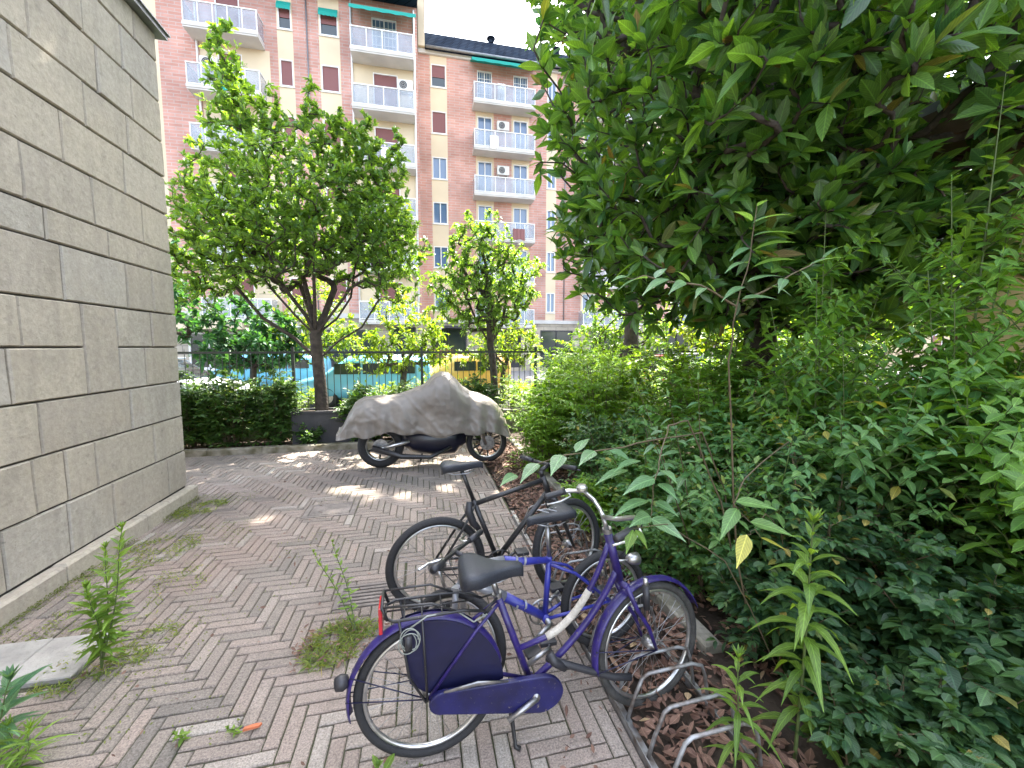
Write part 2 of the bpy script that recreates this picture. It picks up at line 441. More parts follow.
def make_shrub(name, label, cat, base, h, rad, nst, ntw, npair, L, W, lmat, tmpl='simple', group=None, twl=.35, lean=.6, low=.15, K=.25,
               stemr=.006, smat='twig', bias=(0, 0), dens_top=1.0, stems=None, hv=.25):
    """stems rising from the base, side twigs, opposite leaves in the plane of each twig"""
    root = empty(name, base); tag(root, label, cat, group)
    mb = MB(); lv = Leaves()
    sl = stems if stems is not None else []
    if stems is None:
        for i in range(nst):
            a = rng.random() * 6.283; rr = rad * math.sqrt(rng.random())
            hh = h * (1 - hv * rng.random()) * (1 - .25 * (rr / rad) ** 2)
            e = np.array([math.cos(a) * rr + bias[0], math.sin(a) * rr + bias[1], hh])
            s0 = np.array([math.cos(a) * rr * .25, math.sin(a) * rr * .25, 0]) + rng.normal(0, .03, 3) * [1, 1, 0]
            sl.append((s0, e))
    for s0, e in sl:
        k = 7; u = np.linspace(0, 1, k)[:, None]
        ctrl = np.array([s0[0] * .6 + e[0] * .4 * lean, s0[1] * .6 + e[1] * .4 * lean, e[2] * .6])
        C = (1-u)**2 * s0 + 2*u*(1-u) * ctrl + u*u * e + rng.normal(0, .012, (k, 3)) * u
        mb.tube([Vector(c) for c in C], [stemr * (1.2 - .9 * q / (k-1)) for q in range(k)], 5, cap=False)
        tws = [(C[-3], C[-1] + (C[-1] - C[-2]) * .3, .8)]
        for q in range(ntw):
            t = low + (1 - low) * rng.random() ** .8; x = t * (k - 1); a = min(k - 2, int(x)); p = C[a] * (1 - x + a) + C[a+1] * (x - a)
            an = rng.random() * 6.283
            ln = h * twl * (.5 + .7 * rng.random()) * (1.15 - .6 * t)
            out = norm(np.array([p[0], p[1], 0]) + 1e-6) * .45
            d = norm(np.array([math.cos(an), math.sin(an), .15 + .55 * rng.random()]) + out)
            tws.append((p, p + d * ln + np.array([0, 0, -.10 * ln]), 1))
        for p, q, w in tws:
            d = q - p; ln = np.linalg.norm(d); 
            if ln < .03: continue
            d = d / ln
            if ln > .12: mb.tube([Vector(p), Vector((p + q) / 2 + np.array([0, 0, .03 * ln])), Vector(q)], [stemr * .45, stemr * .35, stemr * .2], 3, cap=False)
            n = max(2, int(npair * (.6 + .5 * rng.random())))
            tt = np.linspace(.12, 1, n); pos = p + np.outer(tt, q - p); pos[:, 2] += .03 * ln * np.sin(tt * PI)
            side = norm(np.cross(d, [0, 0, 1.]) + rng.normal(0, .25, 3))
            for sg in (1, -1):
                D = norm(side * sg * .85 + d * .55 + rng.normal(0, .16, (n, 3)))
                sz = (1 + rng.normal(0, .27, n)).clip(.4, 1.7) * (1.05 - .35 * tt)
                lv.add(pos, D, leaf_normals(D, 1, .3), L * sz, W * sz, K)
            lv.add(pos[-1:], d[None], leaf_normals(d[None], 1, .2), L, W, K)
    mb.build('stems', M[smat], root, fix=False)
    lv.build('foliage', tmpl, M[lmat], root)
    return root
# ------------------------------------------------------------------ more materials
M['paver'] = islmat('paver', [(0, (.185, .165, .145)), (.35, (.25, .215, .185)), (.7, (.30, .245, .21)), (1, (.36, .325, .285))],   .88, 1.0, 60, speck=.62,
                    stain=[(.55, .50, .75, (.10, .085, .08), .55), (.35, .52, .66, (.25, .165, .135), .25), (5, .56, .8, (.10, .09, .07), .5)])
M['joint'] = mat('joint', (.05, .045, .035), .95, bump=.8, bscale=60, var=.5, vscale=3, dirt=(.06, .075, .025))
M['slab'] = mat('slab', (.36, .345, .32), .9, bump=.6, bscale=30, var=.3, vscale=5)
M['stone'] = islmat('stone', [(0, (.37, .33, .275)), (.4, (.42, .375, .305)), (.75, (.45, .40, .32)), (1, (.40, .37, .32))], .85, 1.0, 14, speck=.2,
                    stain=[(1.3, .5, .8, (.24, .22, .195), .5), (9, .58, .75, (.20, .18, .155), .6), (2.2, .5, .8, (.45, .38, .29), .5), (28, .62, .72, (.13, .115, .10), .6)])
M['cover_stone'] = mat('cover_stone', (.22, .19, .17), .9, bump=.7, bscale=40, var=.35, vscale=8)
M['stone_joint'] = mat('stone_joint', (.06, .053, .046), .95)
M['soil'] = mat('soil', (.06, .042, .03), .95, bump=1, bscale=18, var=.6, vscale=8)
M['kerb'] = mat('kerb', (.26, .24, .2), .9, bump=.7, bscale=25, var=.4, vscale=6, dirt=(.10, .09, .05))
M['asphalt'] = mat('asphalt', (.055, .055, .058), .9, bump=.5, bscale=60, var=.2, vscale=3)
M['sidewalk'] = mat('sidewalk', (.25, .24, .23), .9, bump=.3, var=.2)
M['roadpaint'] = mat('roadpaint', (.7, .7, .68), .7)
M['brick'] = brickmat('brick', (.46, .235, .185), (.54, .30, .245), (.47, .36, .32), .62, .16, ms=.02)
M['cream'] = mat('cream', (.64, .53, .37), .85, var=.12, vscale=.5)
M['cream_wall'] = mat('cream_wall', (.60, .47, .31), .85, var=.12, vscale=.6)
M['white'] = mat('white', (.72, .72, .70), .6)
M['slabedge'] = mat('slabedge', (.55, .53, .5), .8, var=.15, vscale=1)
M['frost'] = mat('frost', (.36, .41, .47), .2, spec=.7, var=.2, vscale=1.5, alpha=.45)
M['shutter'] = mat('shutter', (.20, .075, .07), .6)
M['glass'] = mat('glass', (.10, .16, .26), .08, spec=.9)
M['glass_dark'] = mat('glass_dark', (.03, .04, .04), .08, spec=.8)
M['teal'] = mat('teal', (.0, .27, .22), .7)
M['slate'] = brickmat('slate', (.018, .026, .042), (.026, .034, .05), (.006, .008, .012), .5, .22, ms=.03)
M['metal_dark'] = mat('metal_dark', (.04, .04, .045), .5, .3)
M['base_stone'] = brickmat('base_stone', (.44, .38, .30), (.38, .34, .28), (.14, .13, .12), .9, .45, ms=.012)
M['ac'] = mat('ac', (.62, .62, .58), .5)
M['yellow_brick'] = brickmat('yellow_brick', (.60, .45, .22), (.66, .50, .25), (.42, .33, .19), .34, .16, ms=.006)
M['wood_dark'] = mat('wood_dark', (.12, .08, .05), .7, var=.4, vscale=3)
M['zinc'] = mat('zinc', (.25, .26, .27), .5, .6, var=.2)

for k_ in ('slate',): M[k_].node_tree.nodes['Principled BSDF'].inputs['Specular IOR Level'].default_value = 0; M[k_].node_tree.nodes['Principled BSDF'].inputs['Roughness'].default_value = 1
# ------------------------------------------------------------------ ground, paving, kerbs
def sheet(name, x0, x1, y0, y1, z, m, nx=1, ny=1, amp=0, fr=1.):
    xs = np.linspace(x0, x1, nx + 1); ys = np.linspace(y0, y1, ny + 1)
    V = np.array([(x, y, z + (amp * noise.noise(Vector((x * fr, y * fr, 0))) if amp else 0)) for y in ys for x in xs])
    F = np.array([(j*(nx+1)+i, j*(nx+1)+i+1, (j+1)*(nx+1)+i+1, (j+1)*(nx+1)+i) for j in range(ny) for i in range(nx)])
    return np_obj(name, V, F, m, smooth=bool(amp))
tag(sheet('ground', -300, 300, -300, 300, -.06, M['soil']), kind='structure')
tag(sheet('paving_bed', -9, .9, -3, 7.36, -.012, M['joint']), kind='structure')
tag(sheet('planting_soil', .93, 8.5, -3, 12.0, -.02, M['soil'], 90, 150, .035, 5), kind='structure')
tag(sheet('planting_soil', -9, .93, 7.5, 9.6, .02, M['soil'], 60, 20, .04, 4), kind='structure')
tag(sheet('pavement', -60, 60, 9.6, 11.6, .0, M['sidewalk']), kind='structure')
tag(sheet('road', -120, 120, 11.75, 19.0, -.05, M['asphalt']), kind='structure')
tag(sheet('road_marking', -120, 120, 15.3, 15.42, -.046, M['roadpaint']), kind='structure')
mb = MB(); mb.box(-60, 60, 11.6, 11.75, -.1, .03); tag(mb.build('kerb', M['kerb']), kind='structure')
mb = MB(); mb.box(-60, 60, 19.0, 19.15, -.1, .06); tag(mb.build('kerb', M['kerb']), kind='structure')
tag(sheet('pavement', -60, 60, 19.15, 40, .055, M['sidewalk']), kind='structure')

W_, NL = .071, 4
holes = [(-1.25, -.72, 4.42, 4.78), (-.62, -.16, 2.78, 3.06), (-9, -2.22, -3, 5.2), (-2.7, -1.83, 2.43, 2.86)]
def cut(r, h):
    x0, x1, y0, y1 = r; a0, a1, b0, b1 = h
    if x1 <= a0 or x0 >= a1 or y1 <= b0 or y0 >= b1: return [r]
    out = []
    if x0 < a0: out.append((x0, a0, y0, y1))
    if x1 > a1: out.append((a1, x1, y0, y1))
    m0, m1 = max(x0, a0), min(x1, a1)
    if y0 < b0: out.append((m0, m1, y0, b0))
    if y1 > b1: out.append((m0, m1, b1, y1))
    return out
pv = MB(); REG = (-6.5, .885, -.5, 7.34)
def paver(r):
    x0, x1, y0, y1 = max(r[0], REG[0]), min(r[1], REG[1]), max(r[2], REG[2]), min(r[3], REG[3])
    if x1 - x0 < .02 or y1 - y0 < .02: return
    rs = [(x0, x1, y0, y1)]
    for h in holes: rs = [q for r_ in rs for q in cut(r_, h)]
    for (a, b, c, d) in rs:
        if b - a < .022 or d - c < .022: continue
        g = .0035; cx, cy = (a + b) / 2, (c + d) / 2
        dz = .010 * noise.noise(Vector((cx * .9, cy * .9, 3))) + random.uniform(-.0015, .0015)
        pv.cur = min(1, max(.001, .5 + .55 * noise.noise(Vector((cx * .8, cy * .8, 0))) + random.gauss(0, .17)))
        i0 = len(pv.v)
        pv.cbox(a + g, b - g, c + g, d - g, -.04, dz, random.uniform(.0035, .007))
        tx, ty, an = random.gauss(0, .007), random.gauss(0, .007), random.gauss(0, .006)
        for i in range(i0, len(pv.v)):
            x, y, z = pv.v[i]; dx, dy = x - cx, y - cy
            pv.v[i] = (cx + dx - an * dy, cy + dy + an * dx, z + (tx * dx + ty * dy if z > -.03 else 0))
ox, oy = -.86, 2.255
for m_ in range(-18, 19):
    for k in range(-110, 110):
        x = ox + (k + 2 * NL * m_) * W_; y = oy - k * W_
        if -7 < x < 1.5 and -1 < y < 8:
            paver((x, x + NL * W_, y, y + W_)); paver((x + NL * W_, x + NL * W_ + W_, y, y + NL * W_))
holes = holes[:2] + holes[3:]
for i in range(6):                                     # stretcher rows beside the plinth
    x = -2.60 + i * .0635
    y = -.5 - random.random() * .2
    while y < 5.2:
        paver((x, x + .0635, y, min(5.2, y + .25))); y += .25
st_nodes = M['stone'].node_tree                              # rain streaks: noise stretched down the wall
tc_ = st_nodes.nodes['Texture Coordinate']; mp_ = st_nodes.nodes.new('ShaderNodeMapping'); mp_.inputs['Scale'].default_value = (9, 9, .7)
nz_ = st_nodes.nodes.new('ShaderNodeTexNoise'); nz_.inputs['Scale'].default_value = 1.0; nz_.inputs['Detail'].default_value = 8
st_nodes.links.new(tc_.outputs['Object'], mp_.inputs['Vector']); st_nodes.links.new(mp_.outputs['Vector'], nz_.inputs['Vector'])
mr_ = st_nodes.nodes.new('ShaderNodeMapRange'); mr_.inputs['From Min'].default_value = .5; mr_.inputs['From Max'].default_value = .75; mr_.inputs['To Max'].default_value = .35
st_nodes.links.new(nz_.outputs['Fac'], mr_.inputs['Value'])
mx_ = st_nodes.nodes.new('ShaderNodeMix'); mx_.data_type = 'RGBA'; mx_.inputs['B'].default_value = (.24, .215, .18, 1)
b_ = st_nodes.nodes['Principled BSDF']; src_ = b_.inputs['Base Color'].links[0].from_socket
st_nodes.links.new(src_, mx_.inputs['A']); st_nodes.links.new(mr_.outputs['Result'], mx_.inputs['Factor']); st_nodes.links.new(mx_.outputs['Result'], b_.inputs['Base Color'])
pvo = tag(pv.build('paving', M['paver'], fix=False), kind='structure')

mb = MB()
mb.cur = .4; mb.cbox(-2.18, -1.845, 2.47, 2.84, -.03, .016, .006); mb.cbox(-2.60, -2.19, 2.44, 2.85, -.03, .012, .006)
pass
tag(mb.build('paving_slab', M['slab'], fix=False), kind='structure')
mh = empty('inspection_cover', (-.985, 4.6, 0)); tag(mh, 'square stone inspection cover set into the herringbone paving', 'inspection cover')
mb = MB(); mb.cbox(-.20, .20, -.13, .13, -.03, .004, .004); mb.build('cover', M['cover_stone'], mh)
mb = MB()
for a in ((-.26, .26, -.175, -.135), (-.26, .26, .135, .175), (-.26, -.205, -.133, .133), (.205, .26, -.133, .133)): mb.cbox(*a, -.03, .002, .003)
mb.build('frame', M['cover_stone'], mh)
dg = empty('drain_grate', (-.39, 2.92, 0)); tag(dg, 'stone drain grate with dark slots in the paving behind the black wheel', 'drain grate')
mb = MB()
for i in range(7): mb.cbox(-.22, .22, -.135 + i * .041, -.135 + i * .041 + (.026 if 0 < i < 6 else .026), -.03, .003, .003)
for x in (-.228, .19): mb.cbox(x, x + .036, -.137, .137, -.031, .0045, .003)
mb.build('slotted_cover', M['cover_stone'], dg)
mb = MB(); mb.box(-.225, .225, -.138, .138, -.06, -.02); mb.build('pit', M['stone_joint'], dg)

mb = MB()
def kerbrow(mb, axis, a, b, c0, c1, z1, step=.8):
    q = a
    while q < b:
        e = min(b, q + step); j = random.uniform(-.006, .006)
        if axis == 'y': mb.cbox(c0 + j, c1 + j, q + .004, e - .004, -.1, z1 + j, .012)
        else: mb.cbox(q + .004, e - .004, c0 + j, c1 + j, -.1, z1 + j, .012)
        q = e
kerbrow(mb, 'x', -9, .95, 7.36, 7.49, .10); tag(mb.build('back_kerb', M['kerb']), kind='structure')
mb = MB(); kerbrow(mb, 'y', 1.9, 7.3, 1.55, 1.66, .055); tag(mb.build('bed_kerb', M['kerb']), kind='structure')

# ------------------------------------------------------------------ stone clad wall on the left
WX, WY = -2.68, 5.27
zs = [.16, .57, .97, 1.36, 1.745, 2.10, 2.525, 2.765, 3.165, 3.555, 3.915, 4.32, 4.72, 5.0]
vj = {0: [4.15, 4.94], 1: [3.44, 3.71, 4.0, 4.76], 2: [3.53, 4.47], 3: [3.35, 3.99, 4.37, 4.72], 4: [3.46, 3.99, 4.37, 4.86], 5: [3.85, 4.54, 4.92],
      6: [3.74, 4.35], 7: [3.59, 4.22, 4.85], 8: [3.96, 4.64], 9: [3.6, 4.22, 4.73], 10: [3.76, 4.4, 4.83], 11: [4.28, 4.74], 12: [4.48, 4.95]}
wall = empty('stone_clad_wall', (WX, WY, 0)); tag(wall, 'tall grey stone block wall filling the left side of the courtyard', 'wall')
st = MB()
def stoneblock(y0, y1, z0, z1, px=0.0, face='x', xx=0):
    """a slab .03 thick with a chamfered, slightly uneven face, standing proud of the joint plane"""
    g = .0065; t = .022 + random.uniform(-.004, .005) + px
    st.cur = random.uniform(.01, 1)
    n = 5; vs = []
    a0, a1, c0, c1 = y0 + g, y1 - g, z0 + g, z1 - g
    ca = .008
    ya = [a0, a0 + ca] + [a0 + ca + (a1 - a0 - 2*ca) * i / n for i in range(1, n)] + [a1 - ca, a1]
    za = [c0, c0 + ca] + [c0 + ca + (c1 - c0 - 2*ca) * i / n for i in range(1, n)] + [c1 - ca, c1]
    for i, z in enumerate(za):
        for j, y in enumerate(ya):
            edge = i in (0, len(za) - 1) or j in (0, len(ya) - 1)
            d = t - (.013 if edge else 0) + .008 * noise.noise(Vector((y * 3, z * 3, st.cur * 9)))
            vs.append((d, y, z) if face == 'x' else (y, d, z))
    m = len(ya); fs = [(i*m+j, i*m+j+1, (i+1)*m+j+1, (i+1)*m+j) for i in range(len(za) - 1) for j in range(m - 1)]
    k = len(vs)
    ed = [j for j in range(m)] + [i*m+m-1 for i in range(1, len(za))] + [(len(za)-1)*m+j for j in range(m-2, -1, -1)] + [i*m for i in range(len(za)-2, 0, -1)]
    bk = [(0 if face == 'x' else vs[e][0], vs[e][1] if face == 'x' else 0, vs[e][2]) for e in ed]
    fs += [(ed[q], k + q, k + (q+1) % len(ed), ed[(q+1) % len(ed)]) for q in range(len(ed))]
    if xx: vs = [(v[0] + xx, v[1], v[2]) for v in vs]; bk = [(v[0] + xx, v[1], v[2]) for v in bk]
    st.add(vs + bk, fs)
for r in range(13):
    js = [j - WY for j in vj[r]]
    y = js[0]
    while y > -8: y -= random.uniform(.45, .8); js.insert(0, y)
    js.append(0.02)
    for a, b in zip(js[:-1], js[1:]):
        if r == 4 and abs(a - (3.99 - WY)) < .01: continue
        if r == 3 and abs(a - (3.99 - WY)) < .01: stoneblock(a, b, zs[3], zs[5]); continue
        stoneblock(a, b, zs[r], zs[r + 1])
    x = .0                                              # the end face, seen only from the side
    while x > -4: w = random.uniform(.4, .7); stoneblock(x - w, x, zs[r], zs[r+1], face='y', xx=0); x -= w
st.build('stone_cladding', M['stone'], wall, fix=True)
mb = MB(); mb.box(-4, -.0, -9, -.0, 0, 5.0); mb.build('core', M['stone_joint'], wall)
st = MB(); js = [3.51, 4.42, 4.78]
ys = [-.4 + .0]; y = 3.51
pl = [y - WY for y in (-1.5, -.6, .2, 1.1, 1.9, 2.7, 3.51, 4.42, 4.78, 5.33)]
mb = MB()
for a, b in zip(pl[:-1], pl[1:]):
    mb.cur = random.uniform(.1, .9); t = random.uniform(-.004, .004)
    mb.cbox(0, .105 + t, a + .004, b - .004, -.05, .155 + t, .018)
mb.build('plinth', M['stone'], wall, fix=False)
mb = MB(); mb.box(-4, .10, -9, .10, 5.0, 5.045); mb.box(-4, .12, -9, .12, 5.045, 5.06); mb.build('metal_coping', M['zinc'], wall)

# ------------------------------------------------------------------ apartment building
bld = empty('apartment_building', (0, 28, 0)); tag(bld, 'tall pink brick apartment block with white balconies across the street', 'apartment building')
bld.location = (0, 0, 0)
def holes_wall(mb, x0, x1, z0, z1, y, holes, mf, xb=(), zb=(), depth=.22):
    xs = sorted({x0, x1, *[h[0] for h in holes], *[h[1] for h in holes], *xb}); zz = sorted({z0, z1, *[h[2] for h in holes], *[h[3] for h in holes], *zb})
    xs = [x for x in xs if x0 <= x <= x1]; zz = [z for z in zz if z0 <= z <= z1]
    for a, b in zip(xs[:-1], xs[1:]):
        for c, d in zip(zz[:-1], zz[1:]):
            xm, zm = (a + b) / 2, (c + d) / 2
            if any(h[0] < xm < h[1] and h[2] < zm < h[3] for h in holes): continue
            mb.add([(a, y, c), (b, y, c), (b, y, d), (a, y, d)], [(0, 1, 2, 3)], mf(xm, zm))
    for a, b, c, d in holes:
        m = mf((a + b) / 2, c - .05)
        mb.add([(a,y,c),(b,y,c),(b,y,d),(a,y,d),(a,y+depth,c),(b,y+depth,c),(b,y+depth,d),(a,y+depth,d)], [(0,1,5,4),(1,2,6,5),(2,3,7,6),(3,0,4,7),(4,5,6,7)], m)
FL = [5.5, 8.3, 11.1, 13.9, 16.7, 19.5]
LY, RY = 24.9, 28.0
def window(x0, x1, z0, z1, y, kind, label=None):
    f = MB(); t = .05; yy = y + .10
    f.box(x0, x0 + t, yy - .12, yy, z0, z1); f.box(x1 - t, x1, yy - .12, yy, z0, z1)
    f.box(x0 + t, x1 - t, yy - .12, yy, z1 - t, z1); f.box(x0 + t, x1 - t, yy - .12, yy, z0, z0 + t)
    f.box(x0 - .05, x1 + .05, y - .06, y - .003, z0 - .06, z0 - .003)
    if kind in ('blue', 'door_blue', 'grid'):
        xm = (x0 + x1) / 2; f.box(xm - .03, xm + .03, yy - .09, yy - .01, z0 + t, z1 - t)
    if kind == 'grid':
        for q in range(1, 5): zz = z0 + (z1 - z0) * q / 5; f.box(x0 + t, x1 - t, yy - .08, yy - .055, zz - .014, zz + .014)
        for q in (1, 2, 4, 5): xx = x0 + (x1 - x0) * q / 6; f.box(xx - .012, xx + .012, yy - .1, yy - .082, z0 + t, z1 - t)
    w = f.build('window', M['white'], bld)
    if label: w['label'] = label
    p = MB()
    if kind in ('shut', 'half'):
        zz = z0 + t if kind == 'shut' else z0 + (z1 - z0) * .45
        n = int((z1 - zz) / .07)
        for q in range(n): p.box(x0 + t, x1 - t, yy - .055, yy - .03, zz + (z1 - t - zz) * q / n + .004, zz + (z1 - t - zz) * (q + 1) / n)
        p.build('shutter', M['shutter'], w)
    if kind != 'shut':
        p = MB(); p.box(x0 + t, x1 - t, yy - .02, yy - .012, z0 + t, z1 - t); p.build('pane', M['glass_dark'] if kind == 'half' else M['glass'], w)
def balcony(x0, x1, zb, y, depth=.98, right_side=True, rail=1.0):
    s = MB(); s.box(x0, x1, y - depth, y - .003, zb, zb + .2); s.box(x0 - .02, x1 + .02, y - depth - .03, y - depth, zb + .08, zb + .22)
    b = s.build('balcony', M['slabedge'], bld)
    r = MB(); yf = y - depth + .03; zt = zb + .2 + rail
    n = max(2, round((x1 - x0) / .72))
    for i in range(n + 1):
        x = x0 + .03 + (x1 - x0 - .06) * i / n; r.box(x - .022, x + .022, yf - .022, yf + .022, zb + .2, zt)
    r.box(x0, x1, yf - .03, yf + .03, zt, zt + .05); r.box(x0, x1, yf - .018, yf + .018, zb + .26, zb + .30)
    for x in (x0 + .03, x1 - .03):
        r.box(x - .025, x + .025, yf + .03, y - .005, zt + .002, zt + .048); r.box(x - .015, x + .015, yf + .03, y - .005, zb + .26, zb + .30)
    r.build('railing', M['white'], b)
    p = MB()
    for i in range(n):
        a = x0 + .03 + (x1 - x0 - .06) * i / n + .026; c = x0 + .03 + (x1 - x0 - .06) * (i + 1) / n - .026
        p.box(a, c, yf - .008, yf + .008, zb + .32, zt - .02)
    for x in (x0 + .03, x1 - .03): p.box(x - .008, x + .008, yf + .05, y - .05, zb + .32, zt - .02)
    p.build('panels', M['frost'], b)
    return b
def ac(x, z, y, w=.8):
    m = MB(); m.box(x, x + w, y - .34, y - .05, z, z + .56); m.box(x + .08, x + .12, y - .3, y - .003, z - .08, z); m.box(x + w - .12, x + w - .08, y - .3, y - .003, z - .08, z)
    a = m.build('air_conditioner', M['ac'], bld, .015)
    f = MB(); c = (x + w * .38, y - .352, z + .28)
    f.disc((c[0], c[1] + .006, c[2]), (0, 1, 0), .21, .012, 24)
    f.build('fan', M['metal_dark'], a)
    f = MB()
    for rr in (.21, .14, .07): f.ring((c[0], c[1] - .006, c[2]), (0, 1, 0), rr, .008, 20, 4)
    f.build('fan_grille', M['ac'], a)
def awning(x0, x1, z, y, out=.9, drop=.45, sag=True):
    m = MB(); n = 10
    top = [(x0 + (x1-x0)*i/n, y - .02, z) for i in range(n+1)]; bot = [(x0 + (x1-x0)*i/n, y - out, z - drop) for i in range(n+1)]
    val = [(x0 + (x1-x0)*i/n, y - out - .01, z - drop - .16 - .04*(i % 2)) for i in range(n+1)]
    V = top + bot + val + [(p[0], p[1] + .01, p[2] + .012) for p in val[::1]]
    k = n + 1; F = []
    for i in range(n): F += [(i, i+1, k+i+1, k+i), (k+i, k+i+1, 2*k+i+1, 2*k+i)]
    m.add(V[:3*k], F)
    o = m.build('awning', M['teal'], bld, fix=False); sm = o.modifiers.new('s', 'SOLIDIFY'); sm.thickness = .012
# left wing
Lh = []; wins = []
for i, zt in enumerate(FL):
    for (a, b) in ((-6.93, -6.3), (-4.92, -4.02)):
        Lh.append((a, b, zt - 1.32, zt)); wins.append((a, b, zt - 1.32, zt, LY, 'shut' if i < 5 else 'half'))
    zb = zt - 2.3
    for (a, b) in ((-2.3, -1.0), (-9.8, -8.7)):
        top = zt - .05; k = 'shut' if (i < 5) else 'grid'
        if a < -5 and i == 5: k = 'shut'
        Lh.append((a, b, zb + .02, top)); wins.append((a, b, zb + .02, top, LY, k))
def lm(x, z):
    if z < 3.5: return 2
    if -7.0 < x < -6.25 or -4.98 < x < -3.95: return 1
    if (-3.35 < x < -.12 or -10.6 < x < -7.4) and z < 17.0: return 1
    if x < -12.4: return 1
    return 0
shopL = [(-12.0, -9.2, .3, 2.5), (-7.4, -6.4, .1, 2.9), (-5.6, -2.6, .6, 2.7), (-1.6, -.3, .2, 2.9)]
mb = MB(); holes_wall(mb, -20, .10, 0, 20.3, LY, Lh + shopL, lm, xb=(-12.4, -10.6, -7.4, -7.0, -6.25, -4.98, -3.95, -3.35, -.12), zb=(3.5, 17.0))
mb.add([(.10, LY, 0), (.10, 36, 0), (.10, 36, 20.3), (.10, LY, 20.3)], [(0, 1, 2, 3)], 1)
mb.build('wall', [M['brick'], M['cream'], M['base_stone']], bld, fix=False)
for w in wins: window(*w)
for i, zt in enumerate(FL):
    zb = zt - 2.5
    balcony(-3.3, -.1, zb, LY); balcony(-10.85, -7.6, zb, LY)
# side cheek walls of the balcony bays and white downpipes
for x in (-3.36, -.09, -10.68): 
    m = MB(); m.tube([(x, LY - .08, 3.2), (x, LY - .08, 20.1)], .05, 8); m.build('downpipe', M['white'], bld)
awning(-3.3, .05, 19.95, LY, 1.05, .75); awning(-6.95, -6.28, 19.5, LY, .18, .28); awning(-4.95, -4.0, 19.5, LY, .18, .28)
ac(-10.5, 15.6, LY); ac(-1.0, 15.75, LY)
# string course above the base, eaves
m = MB(); m.box(-20, .16, LY - .12, LY - .003, 3.35, 3.62); m.box(.165, 34, RY - .1, RY - .003, 3.35, 3.6)
m.box(.16, 34, RY - .14, RY - .003, 20.0, 20.25); m.build('string_course', M['slabedge'], bld)
m = MB(); m.box(-20.5, .13, LY - .7, 37, 20.3, 20.5); m.box(-20.5, .15, LY - .78, LY - .702, 20.12, 20.56); m.box(-20, .1, LY + 1.5, 36, 20.5, 22.6)
m.build('roof', M['slate'], bld)
# right wing
Rh = []; wins = []
cols = [(.92, 1.84), (8.62, 9.22), (16.2, 17.1), (23.6, 24.2)]
doors = [(3.85, 4.80), (6.25, 7.22), (11.3, 12.25), (13.7, 14.65), (19.0, 19.95), (21.3, 22.25)]
for i, zt in enumerate(FL):
    for j, (a, b) in enumerate(cols):
        k = 'half' if i == 5 and j == 0 else ('shut' if (i == 4 and j == 0) else 'blue')
        Rh.append((a, b, zt - 1.35, zt)); wins.append((a, b, zt - 1.35, zt, RY, k))
    for j, (a, b) in enumerate(doors):
        Rh.append((a, b, zt - 2.28, zt)); wins.append((a, b, zt - 2.28, zt, RY, 'grid' if i == 5 else 'door_blue'))
def rm(x, z):
    if z < 3.5: return 2
    for a, b in cols:
        if a - .06 < x < b + .06: return 1
    if z > 17: return 0
    for a, b in doors:
        if a - .12 < x < b + .12: return 1
    return 0
xb = [v for a, b in cols for v in (a - .06, b + .06)] + [v for a, b in doors for v in (a - .12, b + .12)]
shopR = [(-1.0 + 1.6, 3.0, .2, 3.0), (4.2, 6.8, .3, 2.9), (8.2, 10.6, .3, 2.9), (12, 15, .3, 2.9), (17, 20, .3, 2.9)]
mb = MB(); holes_wall(mb, .10, 34, 0, 20.25, RY, Rh + shopR, rm, xb=xb, zb=(3.5, 17.0))
mb.build('wall', [M['brick'], M['cream'], M['base_stone']], bld, fix=False)
for w in wins: window(*w)
for zt in FL:
    for a, b in ((3.5, 7.5), (11.0, 14.95), (18.7, 22.6)): balcony(a, b, zt - 2.5, RY)
awning(3.4, 7.55, 19.95, RY, .95, .3)
for z in (15.85, 13.05): ac(5.1, z, RY)
for x, y, z, w_, h_, mm in ((-1.9, LY - 1.0, 11.55, .7, .8, 'white'), (-9.6, LY - 1.0, 14.3, .6, .7, 'teal'), (4.5, RY - 1.0, 14.35, .55, .75, 'white'), (6.0, RY - 1.0, 8.75, .8, .7, 'shutter'), (5.1, RY - .55, 17.25, .5, 1.3, 'white'), (12.2, RY - 1.0, 11.5, .7, .7, 'white')):
    m = MB(); pts = [(x + w_ * i / 10, y - .02 - .025 * math.sin(i * 1.9)) for i in range(11)]
    m.add([(a, b, z + h_) for a, b in pts] + [(a, b - .01, z + .04 * math.sin(a * 9)) for a, b in pts], [(i, i + 1, 12 + i, 11 + i) for i in range(10)]); o_ = m.build('laundry', M[mm], bld, fix=False); q_ = o_.modifiers.new('s', 'SOLIDIFY'); q_.thickness = .01
for x in (9.9, -5.55):
    yy = RY if x > 0 else LY; m = MB(); m.tube([(x, yy - .06, 3.6), (x, yy - .06, 20)], .035, 8); m.build('downpipe', M['zinc'], bld)
m = MB(); m.tube([(2.6, 30, 22.2), (2.6, 30, 24.4)], .03, 6); 
for k in range(6): m.tube([(2.6 - .45, 29.7 + .1 * k, 24.1), (2.6 + .45, 29.7 + .1 * k, 24.1)], .012, 4)
m.build('antenna', M['zinc'], bld)
m = MB()
m.add([(.58, RY - .35, 20.28), (34, RY - .35, 20.28), (34, RY + 1.3, 22.2), (.58, RY + 1.3, 22.2), (34, 36, 22.2), (.58, 36, 22.2), (.58, RY - .35, 20.2), (34, RY - .35, 20.2), (.58, 36, 20.2), (34, 36, 20.2)],
      [(0, 1, 2, 3), (3, 2, 4, 5), (0, 6, 7, 1), (6, 8, 9, 7), (0, 3, 5, 8, 6), (1, 7, 9, 4, 2)])
m.build('roof', M['slate'], bld, fix=False)
